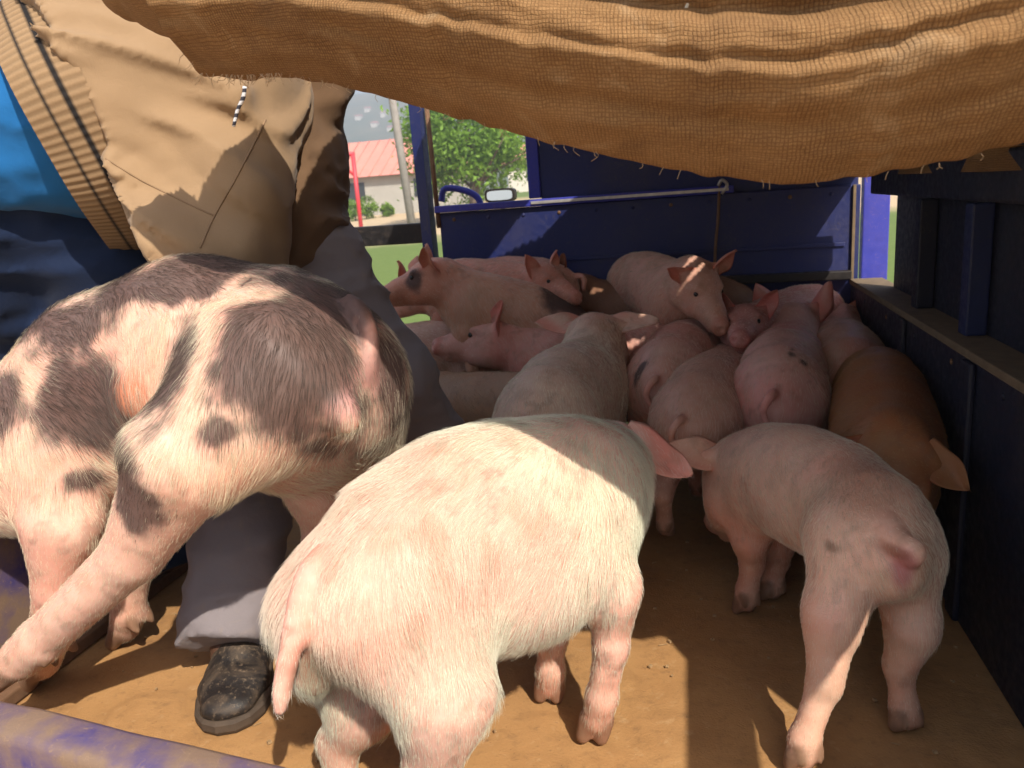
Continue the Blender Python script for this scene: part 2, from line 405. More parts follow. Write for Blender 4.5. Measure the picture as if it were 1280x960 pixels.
        for _ in range(relax):
            sm = np.zeros_like(verts); ct = np.zeros(len(verts))
            for a in range(4):
                i, j = faces[:, a], faces[:, (a + 1) % 4]
                np.add.at(sm, i, verts[j]); np.add.at(ct, i, 1); np.add.at(sm, j, verts[i]); np.add.at(ct, j, 1)
            verts = verts * 0.5 + 0.5 * sm / np.maximum(ct, 1)[:, None]
        return verts, faces
    def ear_meshes(self, off):
        """the ears: cupped leaf-shaped sheets with a front, a back and a rounded rim"""
        VS, FS = [], []
        for p in self.pr:
            if p[0] != 'r': continue
            e, n, s = p[2]; L, W = p[3], p[4]; th, cup, bend = p[7]; nu, nv = 18, 13; gr = {}
            for sd in (1, -1):
                for i in range(nu):
                    t = i / (nu - 1); hw = W * max(1 - t, 0.004) ** 0.85 * (0.74 + 1.35 * t); wob = 1 + 0.06 * math.sin(t * 9 + L * 90)
                    for j in range(nv):
                        q = -1 + 2 * j / (nv - 1); v = q * hw * wob
                        ww = cup * v * v / W - bend * t * t * L + 0.004 * math.sin(t * 6 + q * 2)
                        thk = 0.0042 * (1 - 0.55 * t) * (1 - q ** 4) * (1 if i < nu - 1 else 0.1) + 0.0006
                        if i == 0: thk = 0.004
                        rim = abs(q) == 1 or i == nu - 1
                        key = (0 if rim else sd, i, j)
                        if key in gr: continue
                        gr[key] = off + len(VS); VS.append(p[1] + e * (t * L - 0.008) + s * v + n * (ww + (0 if rim else sd * thk)))
                for i in range(nu - 1):
                    for j in range(nv - 1):
                        g_ = lambda a, b: gr[(0 if (abs(-1 + 2 * b / (nv - 1)) == 1 or a == nu - 1) else sd, a, b)]
                        f = [g_(i, j), g_(i, j + 1), g_(i + 1, j + 1), g_(i + 1, j)]
                        FS.append(f if sd < 0 else f[::-1])
            off_ = None
        return VS, FS
    def near(self, P):
        D = np.stack([self.dist(p, P) for p in self.pr], 0); return D

def vnormals(v, f):
    n = np.cross(v[f[:, 2]] - v[f[:, 0]], v[f[:, 3]] - v[f[:, 1]]); out = np.zeros_like(v)
    for a in range(4): np.add.at(out, f[:, a], n)
    return out / (np.linalg.norm(out, axis=1, keepdims=True) + 1e-12), np.linalg.norm(n, axis=1) / 2

def bristles(parent, body, verts, faces, cols, n, length, hairc, seed=0, rad=0.00022, lift=0.28, darkfn=None):
    """bristle coat as hair curves lying back along the body and down the legs"""
    rng = np.random.default_rng(seed + 100)
    vn, ar = vnormals(verts, faces); ctr = verts[faces].mean(1)
    tags = [p[6] for p in body.pr]
    D = body.near(ctr); near = D.argmin(0)
    dens = np.array([{'body': 1.0, 'leg': 0.55, 'hoof': 0.0, 'ear': 0.25, 'snout': 0.0, 'head': 0.8, 'tail': 0.25}[t] for t in tags])[near]
    flow = np.stack([p[9] for p in body.pr])
    pr = ar * dens; pr = pr / pr.sum(); pick = rng.choice(len(faces), n, p=pr)
    uv = rng.random((n, 2, 1)); q = verts[faces[pick]]
    p0 = (q[:, 0] * (1 - uv[:, 0]) + q[:, 1] * uv[:, 0]) * (1 - uv[:, 1]) + (q[:, 3] * (1 - uv[:, 0]) + q[:, 2] * uv[:, 0]) * uv[:, 1]
    nr = vn[faces[pick]].mean(1); nr /= np.linalg.norm(nr, axis=1, keepdims=True) + 1e-9
    # blend the flow of the nearest primitives
    Dp = D[:, pick].T; wgt = np.exp(-np.maximum(Dp - Dp.min(1, keepdims=True), 0) / 0.02); fl = (wgt @ flow) / wgt.sum(1, keepdims=True)
    fl = fl + np.array([0, 0, -0.75]) + (np.stack([vnoise(p0, 16, seed + 5), vnoise(p0, 16, seed + 6), vnoise(p0, 16, seed + 7)], 1) - 0.5) * 0.9 + rng.normal(0, 0.16, (n, 3))
    fl = fl - nr * (fl * nr).sum(1, keepdims=True); fl /= np.linalg.norm(fl, axis=1, keepdims=True) + 1e-9
    L = length * rng.uniform(0.55, 1.25, (n, 1)) * np.where(np.isin(near[pick], [i for i, t in enumerate(tags) if t in ('leg', 'ear', 'head', 'tail')]), 0.42, 1.0)[:, None]
    lf = lift * rng.uniform(0.5, 1.6, (n, 1))
    T = np.array([0.0, 0.35, 0.7, 1.0])
    pts = p0[:, None, :] + L[:, None] * (fl[:, None, :] * T[None, :, None] + nr[:, None, :] * (lf[:, None] * (T - 0.45 * T * T)[None, :, None])) + np.array([0, 0, -1.0]) * (L[:, None] * 0.10 * (T ** 2)[None, :, None])
    hc = bpy.data.hair_curves.new('bristles'); hc.add_curves([4] * n)
    hc.attributes['position'].data.foreach_set('vector', rel(parent, pts.reshape(-1, 3)).astype(np.float32).ravel())
    r = hc.attributes.get('radius') or hc.attributes.new('radius', 'FLOAT', 'POINT')
    r.data.foreach_set('value', np.tile(np.array([1.0, 0.9, 0.6, 0.15]) * rad, n).astype(np.float32))
    vc = cols[faces[pick]].mean(1)
    hcol = np.asarray(hairc)[None, :] * rng.uniform(0.8, 1.12, (n, 1))
    rat = np.clip(vc / (np.median(cols, axis=0)[None] + 1e-6), 0.3, 1.25); hcol = hcol * (rat ** 0.75 if darkfn is None else np.maximum(rat, 0.75) ** 0.5)
    if darkfn is not None:
        dk = darkfn(p0 + rng.normal(0, 0.009, (n, 3)))[:, None]; hcol = hcol * (1 - dk) + np.array([[0.085, 0.058, 0.046]]) * rng.uniform(0.6, 1.6, (n, 1)) * dk
    c4 = np.ones((n, 4), np.float32); c4[:, :3] = np.clip(hcol, 0, 1)
    a = hc.attributes.new('hcol', 'FLOAT_COLOR', 'CURVE'); a.data.foreach_set('color', c4.ravel())
    hc.materials.append(M['hair'])
    return link(bpy.data.objects.new('bristles', hc), parent)

# ------------------------------------------------------------------ the truck bed
RX, LX, FY, RY = 0.47, -1.23, 2.50, 0.20     # inside faces of the right and left sides, front panel, rear edge
truck = tag(empty('truck', (0, 1.2, -0.95)), 'blue stock truck whose dusty open bed carries the pigs', 'truck')
xs = np.linspace(LX - 0.04, RX + 0.04, 90); ys = np.linspace(RY, FY + 0.05, 100)
gx, gy = np.meshgrid(xs, ys, indexing='ij'); P = np.stack([gx, gy, 0 * gx], -1).reshape(-1, 3)
P[:, 2] = (fbm(P, 5, 3) - 0.5) * 0.006 + (fbm(P, 22, 9) - 0.5) * 0.003 - 0.001
ny = len(ys); f = [[i * ny + j, (i + 1) * ny + j, (i + 1) * ny + j + 1, i * ny + j + 1] for i in range(len(xs) - 1) for j in range(ny - 1)]
mesh_obj('bed_floor', P, f, M['floor'], truck)
box('bed_frame', (LX - 0.04, RY, -0.10), (RX + 0.04, FY + 0.05, -0.012), M['black'], truck)
# right side: lower panel, dusty ledge, upper boards between posts, top rail
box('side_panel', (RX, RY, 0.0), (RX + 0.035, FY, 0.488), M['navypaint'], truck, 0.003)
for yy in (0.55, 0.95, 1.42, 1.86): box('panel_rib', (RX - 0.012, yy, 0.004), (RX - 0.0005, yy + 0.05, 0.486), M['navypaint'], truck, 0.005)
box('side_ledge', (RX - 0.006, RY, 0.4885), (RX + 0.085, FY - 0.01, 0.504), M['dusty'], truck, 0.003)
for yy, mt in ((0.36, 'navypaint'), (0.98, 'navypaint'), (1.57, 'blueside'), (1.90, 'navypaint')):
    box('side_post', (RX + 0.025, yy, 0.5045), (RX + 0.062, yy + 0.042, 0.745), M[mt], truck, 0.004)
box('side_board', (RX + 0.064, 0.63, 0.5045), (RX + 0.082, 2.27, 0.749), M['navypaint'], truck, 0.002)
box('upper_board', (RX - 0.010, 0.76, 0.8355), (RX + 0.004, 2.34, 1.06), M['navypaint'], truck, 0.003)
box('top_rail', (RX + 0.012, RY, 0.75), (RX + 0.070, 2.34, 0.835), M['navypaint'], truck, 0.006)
# front panel and headboard
fp = box('front_panel', (-0.79, FY, 0.06), (RX + 0.02, FY + 0.03, 0.775), M['blue'], truck, 0.003)
box('front_rail', (-0.80, FY - 0.016, 0.776), (0.135, FY + 0.034, 0.798), M['bluepale'], truck, 0.004)
box('worn_edge', (-0.48, FY - 0.020, 0.783), (0.12, FY - 0.0165, 0.792), M['bare'], truck, 0.001)
box('headboard', (-0.455, FY + 0.036, 0.70), (RX + 0.02, FY + 0.06, 1.22), M['blue'], truck, 0.003)
box('headboard_post', (-0.495, FY + 0.030, 0.80), (-0.456, FY + 0.068, 1.22), M['bluepale'], truck, 0.004)
box('front_base_board', (-0.79, FY - 0.03, 0.0), (RX - 0.01, FY - 0.002, 0.06), M['navypaint'], truck, 0.003)
box('front_stop', (0.05, FY - 0.035, 0.505), (RX - 0.004, FY - 0.002, 0.53), M['black'], truck, 0.003)
box('panel_edge_strip', (RX - 0.002, FY - 0.010, 0.50), (RX + 0.006, FY - 0.001, 0.775), M['dusty'], truck, 0.001)
box('corner_post', (RX + 0.045, FY + 0.085, 0.2), (RX + 0.12, FY + 0.125, 0.80), M['bluepale'], truck, 0.004)
tube('tie_rope', catmull([(0.093, FY - 0.012, 0.80), (0.088, FY - 0.014, 0.70), (0.08, FY - 0.012, 0.62), (0.075, FY - 0.012, 0.50)], 14), 0.0045, M['rust'], truck)
tube('panel_hook', catmull([(0.10, FY - 0.012, 0.775), (0.115, FY - 0.02, 0.80), (0.10, FY - 0.022, 0.815), (0.09, FY - 0.018, 0.80)], 14), 0.005, M['bare'], truck)
def dome(c, n, r):
    bm = bmesh.new(); bmesh.ops.create_uvsphere(bm, u_segments=8, v_segments=5, radius=r); bmesh.ops.scale(bm, verts=bm.verts[:], vec=Vector([0.45 if abs(n[i]) > .5 else 1.0 for i in range(3)])); bmesh.ops.translate(bm, verts=bm.verts[:], vec=Vector(c)); return bm
for i in range(11): bm_obj('rivet', dome((-0.74 + i * 0.115, FY - 0.001, 0.752), (0, 1, 0), 0.006), M['rust' if i % 3 == 0 else 'blue'], truck, True)
for i in range(7): bm_obj('rivet', dome((RX - 0.001, 0.8 + i * 0.25, 0.462), (1, 0, 0), 0.006), M['rust' if i % 2 else 'navypaint'], truck, True)
for zz in (0.60, 0.34): box('panel_crease', (-0.77, FY - 0.006, zz), (RX - 0.02, FY - 0.0005, zz + 0.012), M['blue'], truck, 0.002)
# front left: leaning corner post, bar of the open bay, left side
b0, b1 = onY(537, 300, FY + 0.01), onY(519, 120, FY + 0.01)
v, f = tube_mesh([b0 + (b0 - b1) * 0.9, b1 + (b1 - b0) * 0.3], 0.026, 4); mesh_obj('front_post', v, f, M['blue'], truck, False)
tube('post_edge', [onY(549, 285, FY), onY(533, 130, FY)], 0.008, M['rust'], truck)
zb0, zb1 = onY(490, 306, FY)[2], onY(490, 281, FY)[2]
box('front_bar', (LX - 0.03, FY - 0.005, zb0), (-0.82, FY + 0.035, zb1), M['black'], truck, 0.004)
box('front_bar', (LX - 0.03, FY + 0.0, 0.0), (-0.795, FY + 0.03, 0.40), M['blue'], truck, 0.004)
box('corner_post', (LX - 0.05, FY - 0.01, 0.0), (LX - 0.003, FY + 0.04, 1.22), M['blue'], truck, 0.004)
box('side_panel', (LX - 0.035, RY, 0.0), (LX, FY - 0.011, 0.40), M['bluescr'], truck, 0.003)
box('side_angle', (LX + 0.0005, RY, 0.002), (LX + 0.05, 1.30, 0.028), M['rust'], truck, 0.004)
box('side_angle', (LX + 0.0005, 1.32, 0.002), (LX + 0.05, FY - 0.05, 0.028), M['rust'], truck, 0.004)
# grab handle and wing mirror seen above the front rail
hp = catmull([onY(552, 252, FY + 0.1), onY(556, 236, FY + 0.1), onY(580, 238, FY + 0.1), onY(597, 247, FY + 0.1), onY(602, 262, FY + 0.1)], 16)
tube('grab_handle', hp, 0.011, M['bluepale'], truck)
mc = onY(626, 244, FY + 0.55)
mir = empty('wing_mirror', mc); mir.parent = truck; mir.location = Vector(rel(truck, mc))
M['mirror_glass'] = m_plain('mirror_glass', (0.5, 0.56, 0.6), 0.35, 0.2, 0.05)  # pale sky reflection is put into the glass colour
def disc_box(name, c, wx, hz, dy, mat, parent):
    vs, fs = [], []; n = 24
    for k, yy in enumerate((-dy, dy)):
        for i in range(n):
            a = 2 * math.pi * i / n; e = 0.45
            vs.append(V(c[0] + wx * np.sign(math.cos(a)) * abs(math.cos(a)) ** e, c[1] + yy, c[2] + hz * np.sign(math.sin(a)) * abs(math.sin(a)) ** e))
    fs = [[i, (i + 1) % n, n + (i + 1) % n, n + i] for i in range(n)] + [list(range(n))[::-1], list(range(n, 2 * n))]
    return mesh_obj(name, vs, fs, mat, parent, False)
disc_box('mirror_housing', mc, 0.06, 0.026, 0.02, M['black'], mir)
disc_box('mirror_glass', mc + V(0, -0.022, 0), 0.05, 0.018, 0.003, M['mirror_glass'], mir)
tube('mirror_arm', [mc + V(0, 0.01, -0.02), mc + V(0.02, 0.02, -0.3)], 0.01, M['black'], mir)
# tailgate at the camera's feet, standing slightly ajar
tg0, tg1 = onz(0, 885, 0.225), onz(340, 968, 0.225)
tdir = unit((tg1 - tg0) * V(1, 1, 0)); tn = V(-tdir[1], tdir[0], 0)
s0, s1 = tg0 - tdir * 0.42, tg0 + tdir * 1.30
prof = [(0.0, -0.08), (0.0, 0.008), (-0.003, 0.015), (-0.010, 0.018), (-0.046, 0.017), (-0.053, 0.013), (-0.056, 0.004), (-0.058, -0.30), (-0.03, -0.31), (-0.002, -0.31)]
ss = np.linspace(0, 1, 60); vs = []
for s in ss:
    c = s0 + (s1 - s0) * s
    for (a, b) in prof:
        q = c + tn * a + V(0, 0, b); q = q + V(0, 0, (vnoise(q[None], 14, 4)[0] - 0.5) * 0.006); vs.append(q)
m = len(prof); f = [[i * m + k, i * m + (k + 1) % m, (i + 1) * m + (k + 1) % m, (i + 1) * m + k] for i in range(len(ss) - 1) for k in range(m)]
f += [list(range(m)), [(len(ss) - 1) * m + k for k in range(m)][::-1]]
mesh_obj('tailgate', vs, f, M['bluescr'], truck)
rr = np.random.default_rng(8); vs, fs = [], []
for i in range(240):                                  # straw ends, crumbs of dry mud
    x, y = rr.uniform(LX + 0.06, RX - 0.02), rr.uniform(0.75, FY - 0.1); a = rr.uniform(0, 6.3)
    if rr.random() < 0.2: L, w_, h_ = rr.uniform(0.004, 0.012), 0.0007, 0.0008
    else: L = rr.uniform(0.0015, 0.004); w_ = L * rr.uniform(0.6, 1.0); h_ = L * 0.6
    d = V(math.cos(a), math.sin(a), rr.uniform(-.05, .05)); n = V(-d[1], d[0], 0); c = V(x, y, 0.003); o = len(vs)
    for (p_, q_, r_) in ((-1, -1, 0), (1, -1, 0), (1, 1, 0), (-1, 1, 0), (-.8, -.7, 1), (.8, -.7, 1), (.8, .7, 1), (-.8, .7, 1)): vs.append(c + d * L * p_ + n * w_ * q_ + V(0, 0, h_ * r_ * 1.6 - 0.001))
    fs += [[o + k for k in q] for q in ([0, 3, 2, 1], [4, 5, 6, 7], [0, 1, 5, 4], [1, 2, 6, 5], [2, 3, 7, 6], [3, 0, 4, 7])]
tag(mesh_obj('floor_debris', vs, fs, m_plain('straw_and_mud', (0.30, 0.19, 0.09), 0.9, 0, 0.6, 90), None, False), 'straw ends and crumbs of dry mud on the bed floor', None, None, 'stuff')
# ------------------------------------------------------------------ burlap cover slung over the bed
edge_px = [(-420, -120), (-200, -70), (75, -4), (150, 22), (215, 50), (238, 64), (242, 92), (300, 97), (345, 92), (425, 106), (520, 133), (640, 165), (720, 186), (800, 205), (890, 221), (980, 229), (1050, 225), (1120, 215), (1200, 200), (1280, 180), (1420, 140), (1600, 80)]
tarp = tag(empty('burlap_cover', onT(640, 165)), 'torn brown burlap cover sagging over the truck bed', 'cover')
epts = np.array([onT(x, y) for x, y in edge_px])
NS = 420
xs = np.linspace(-0.80, 0.475, NS)
TX = TY - TK * (xs + 0.3)
ez = np.interp(xs, epts[:, 0], epts[:, 2])
ez = ez + (vnoise(np.stack([xs, 0 * xs, 0 * xs], 1), 60, 2) - 0.5) * 0.004
prof = [(0.150, 0.060), (0.130, 0.022), (0.108, 0.004), (0.092, 0.0), (0.074, 0.009), (0.052, 0.026), (0.032, 0.046), (0.014, 0.064), (0.004, 0.080), (0.004, 0.092), (0.014, 0.108), (0.030, 0.124), (0.040, 0.136), (0.040, 0.146), (0.034, 0.158), (0.040, 0.172), (0.060, 0.195), (0.085, 0.225), (0.115, 0.255), (0.16, 0.275)]
prof = catmull([(a, b, 0) for a, b in prof], 90)[:, :2]
roofY = np.linspace(0.03, 1.6, 130)
rows = []; arc = 0.0; arcs = []
ztop = np.interp(xs, [-0.8, -0.45, 0.0, 0.475], [1.33, 1.30, 1.22, 1.18])
for j in range(len(prof) + len(roofY)):
    if j < len(prof):
        a, b = prof[j]; a -= 0.075
        # near the top the cover follows the bar, below it hangs from the sagging hem
        z = ez + b * (1 + 0 * xs); y = TX + a
        q = np.stack([xs, np.full(NS, b), 0 * xs], 1)
        dn = xs * 0.12
        for (c0, wd, am, sl) in ((0.022, 0.004, 0.003, 0.02), (0.047, 0.005, -0.004, -0.02), (0.060, 0.007, 0.005, 0.03), (0.078, 0.009, 0.006, 0.02), (0.090, 0.006, -0.010, 0.01), (0.112, 0.012, 0.008, -0.03), (0.135, 0.007, -0.010, 0.02), (0.165, 0.02, 0.010, 0.01)):
            cc = c0 + sl * xs + (vnoise(np.stack([xs * 1.0, 0 * xs, 0 * xs + c0 * 90], 1), 5, 8) - 0.5) * 0.022
            y = y - am * 1.05 * np.exp(-((b - cc) / wd) ** 2)
        y = y + (fbm(np.stack([xs, np.full(NS, b * 2.2), 0 * xs], 1), 9, 31) - 0.5) * 0.026 * smooth(0.0, 0.05, b) + (fbm(np.stack([xs * 0.8, np.full(NS, b * 5.0), 0 * xs], 1), 16, 77, 3) - 0.5) * 0.012 * smooth(0.0, 0.03, b)
        base = z
    else:
        d = roofY[j - len(prof)]; y = TX + prof[-1][0] - 0.04 + d * (FY + 0.12 - TX - prof[-1][0]) / roofY[-1]
        k = smooth(0.0, 0.5, d); z0 = ez + 0.275
        z = z0 * (1 - k) + (ztop + 0.03 * np.sin(xs * 9 + d * 3)) * k
        z = z + (fbm(np.stack([xs, y, 0 * xs], 1), 5, 12) - 0.5) * 0.05 * k + 0.02 * smooth(0, .1, d) * (1 - k)
    rows.append(np.stack([xs, y, z], 1))
G = np.array(rows); NT = len(rows)
du = np.concatenate([[0], np.cumsum(np.linalg.norm(np.diff(G[:, NS // 2], axis=0), axis=1))])
vs = G.reshape(-1, 3); fs = []
def hole(x, y):
    if 0.0 < 1: pass
    for (hx, hy, rx, ry, an) in HOLES:
        dx, dy = x - hx, y - hy; u = dx * math.cos(an) + dy * math.sin(an); v = -dx * math.sin(an) + dy * math.cos(an)
        if abs(u) / rx + abs(v) / ry < 1: return True
    return False
HOLES = [(-0.15, 2.06, 0.15, 0.055, 0.9), (0.36, 1.62, 0.05, 0.010, 1.2), (0.335, 1.68, 0.05, 0.010, 1.2), (0.30, 1.50, 0.035, 0.012, 0.7), (0.42, 1.55, 0.03, 0.012, 0.2), (0.12, 1.85, 0.02, 0.012, 0.2)]
for j in range(NT - 1):
    for i in range(NS - 1):
        c = G[j, i]
        if j > len(prof):
            left = -0.43 - 0.20 * (c[1] - TY) / 1.3
            if c[0] < left or hole(c[0], c[1]): continue
        elif c[0] < -0.70 or (c[0] < -0.40 and c[2] > 1.13 + (c[0] + 0.66) * 1.0): continue
        fs.append([j * NS + i, j * NS + i + 1, (j + 1) * NS + i + 1, (j + 1) * NS + i])
def uvs(o, U):
    me = o.data; l = me.uv_layers.new(name='UVMap'); idx = np.empty(len(me.loops), np.int32); me.loops.foreach_get('vertex_index', idx)
    l.data.foreach_set('uv', U[idx].astype(np.float32).ravel())
UV = np.stack([np.tile(xs, NT), np.repeat(du, NS)], 1)
UV[:, 1] += np.tile(ez * 0.6, NT)
cov = mesh_obj('drape', vs, fs, M['burlap'], tarp); uvs(cov, UV)
# flap tied down along the right side
vs, fs = [], []; ny, nz = 60, 16
for i in range(ny):
    yy = 0.60 + (FY + 0.05 - 0.60) * i / (ny - 1); zt = 1.32
    for k in range(nz):
        t = k / (nz - 1); vs.append((0.478 + 0.03 * math.sin(t * 3.1) + 0.008 * math.sin(yy * 14 + t * 3), yy, zt + (0.80 - zt) * t))
fs = [[i * nz + k, (i + 1) * nz + k, (i + 1) * nz + k + 1, i * nz + k + 1] for i in range(ny - 1) for k in range(nz - 1)]
fl = mesh_obj('side_flap', vs, fs, M['burlap'], tarp); uvs(fl, np.array([(v[1], v[2]) for v in vs]))
M['cord'] = m_plain('pale_cord', (0.6, 0.55, 0.45), 0.8, 0, 0.3, 300)
def m_stripe():
    g = N('striped_cord'); co = g.coord(); wv = g.n('ShaderNodeTexWave'); wv.inputs['Scale'].default_value = 38; wv.bands_direction = 'Z'; g.l(co, wv.inputs[0])
    g.set(Base_Color=g.ramp(wv.outputs['Fac'], [(0.45, (0.03, 0.03, 0.045)), (0.55, (0.6, 0.6, 0.62))]), Roughness=0.7); return g.m
M['stripe'] = m_stripe()
def thread(name, px, mat, r=0.0012, Y=TY - 0.025, n=14):
    P = catmull([onT(x, y, Y - TY) for x, y in px], n); return tube(name, P, np.linspace(r, r * 0.7, n), mat, tarp, 6)
thread('striped_cord', [(306, 108), (304, 122), (297, 138), (292, 158)], M['stripe'], 0.0026)
thread('striped_cord', [(1014, 134), (1011, 145), (1006, 156)], M['stripe'], 0.003, TY - 0.032)
thread('loose_cord', [(862, 0), (856, 14), (850, 28), (845, 50)], M['cord'], 0.0016, TY - 0.035)
thread('loose_cord', [(1228, 0), (1238, 6), (1232, 16), (1236, 22)], M['cord'], 0.0018, TY - 0.035)
rr = np.random.default_rng(3)
for i in range(46):                                   # frayed ends along the tear
    x0 = rr.uniform(232, 352); y0 = np.interp(x0, [225, 240, 246, 300, 350], [58, 76, 94, 97, 94]) - 3; L = rr.uniform(6, 22)
    a = rr.uniform(0.7, 2.5); p1 = (x0 + L * 0.5 * math.cos(a), y0 + L * 0.5 * math.sin(a)); a += rr.uniform(-1.3, 1.3)
    thread('frayed_thread', [(x0, y0), p1, (p1[0] + L * 0.5 * math.cos(a), p1[1] + L * 0.5 * abs(math.sin(a)))], M['rope'], rr.uniform(0.0003, 0.0006), TY - 0.012 + rr.uniform(-0.004, 0.006), 7)
for i in range(40):
    x0 = rr.uniform(360, 1260); y0 = np.interp(x0, [e[0] for e in edge_px], [e[1] for e in edge_px]) - 2
    thread('frayed_thread', [(x0, y0), (x0 + rr.uniform(-4, 4), y0 + 5), (x0 + rr.uniform(-7, 7), y0 + rr.uniform(7, 12))], M['rope'], 0.0003, TY - 0.003, 6)
# ------------------------------------------------------------------ pigs
PINK = (0.62, 0.38, 0.30); CREAM = (0.72, 0.56, 0.43)
def hind_leg(B, pts, rad, fwd, side, s=1.0, haunch=True):
    """pts: hip, stifle, hock, fetlock, toe"""
    fwd = unit(fwd)
    if haunch:
        ax = unit(np.asarray(pts[1]) - pts[0]); B.cone(pts[0], pts[1], rad[0], rad[1], 0.045, 'body', side, 0.75, flow=(ax * 0.6 + V(0, 0, -0.5)))
    B.cone(pts[1], pts[2], rad[1] * 0.92, rad[2], 0.03, 'leg')
    B.cone(pts[2], pts[3], rad[2] * 0.95, rad[3], 0.014, 'leg')
    bk = np.asarray(pts[2]) - fwd * 0.012 * s + V(0, 0, 0.012 * s)
    B.cone(bk, np.asarray(pts[1]) * 0.35 + np.asarray(pts[2]) * 0.65 - fwd * 0.02 * s, 0.017 * s, 0.015 * s, 0.02, 'leg')
    hoof(B, pts[3], pts[4], rad[3], fwd, side, s)
def front_leg(B, pts, rad, fwd, side, s=1.0):
    """pts: shoulder, elbow, knee, fetlock, toe"""
    fwd = unit(fwd)
    B.cone(pts[0], pts[1], rad[0], rad[1], 0.04, 'body', side, 0.75, flow=(0, 0, -1))
    B.cone(pts[1], pts[2], rad[1], rad[2], 0.022, 'leg'); B.cone(pts[2], pts[3], rad[2], rad[3], 0.012, 'leg')
    B.ell(np.asarray(pts[2]) + fwd * 0.006 * s, (fwd, side, (0, 0, 1)), (0.024 * s, 0.024 * s, 0.032 * s), 0.012, 'leg')
    hoof(B, pts[3], pts[4], rad[3], fwd, side, s)
def hoof(B, fet, toe, r, fwd, side, s):
    fet, toe = np.asarray(fet, float), np.asarray(toe, float); side = unit(side)
    mid = fet * 0.45 + toe * 0.55
    B.cone(fet, mid, r * 1.08, r * 0.98, 0.012, 'leg')
    for q in (-1, 1):
        a = mid + side * q * 0.0125 * s; b = toe + side * q * 0.0145 * s + unit(fwd) * 0.006 * s
        B.cone(a, b, 0.0165 * s, 0.0125 * s, 0.005, 'hoof')
        d0 = fet - unit(fwd) * 0.018 * s + side * q * 0.016 * s - V(0, 0, 0.004 * s)
        B.cone(d0, d0 - unit(fwd) * 0.008 * s - V(0, 0, 0.018 * s), 0.009 * s, 0.006 * s, 0.005, 'hoof')
def head(B, o, fwd, up, s, ears, jaw=1.0):
    f = unit(fwd); u = unit(np.asarray(up, float) - f * np.dot(up, f)); l = np.cross(u, f)
    W = lambda a, b, c: o + s * (f * a + l * b + u * c)
    B.ell(W(0, 0, 0), (f, l, u), (0.085 * s, 0.068 * s, 0.074 * s), 0.04, 'head', -f)
    B.cone(W(0.03, 0, -0.008), W(0.125, 0, -0.036), 0.064 * s, 0.044 * s, 0.03, 'head', flow=-f)
    B.cone(W(0.125, 0, -0.038), W(0.188, 0, -0.052), 0.042 * s, 0.033 * s, 0.02, 'head', flow=-f)
    B.ell(W(0.196, 0, -0.052), (unit(f * 1.0 + u * 0.15), l, u), (0.011 * s, 0.037 * s, 0.033 * s), 0.006, 'snout', f)
    for q in (-1, 1):
        B.cone(W(-0.01, q * 0.038, -0.045), W(0.055, q * 0.03, -0.06), 0.046 * s, 0.034 * s, 0.03, 'head', flow=-f)
        B.ell(W(0.062, q * 0.047, 0.030), (f, l, u), (0.024 * s, 0.014 * s, 0.013 * s), 0.012, 'head', -f)
    B.cone(W(0.04, 0, -0.062), W(0.155, 0, -0.084), 0.034 * s, 0.020 * s, 0.012, 'head', flow=-f)
    for q in (-1, 1):
        B.cut(W(0.210, q * 0.0135, -0.050), 0.0085 * s); B.cut(W(0.078, q * 0.064, 0.014), 0.013 * s, 0.008)
    eyes = [W(0.076, q * 0.052, 0.013) for q in (1, -1)]
    for q, E in zip((1, -1), ears):
        e, n, L, Wd, cup, bend = E
        e = f * e[0] + l * e[1] * q + u * e[2]; n = f * n[0] + l * n[1] * q + u * n[2]
        b = W(-0.015, q * 0.05, 0.042)
        B.cone(b - unit(e) * 0.01 * s, b + unit(e) * 0.028 * s, 0.024 * s, 0.013 * s, 0.02, 'ear')
        B.ear(b, e, n, L * s, Wd * s, 0.0046 * max(s, 0.9), cup, bend)
    return eyes, f, u, l
def sphere(c, r, n=12):
    bm = bmesh.new(); bmesh.ops.create_uvsphere(bm, u_segments=n, v_segments=n // 2 + 2, radius=r); bmesh.ops.translate(bm, verts=bm.verts[:], vec=Vector(c)); return bm

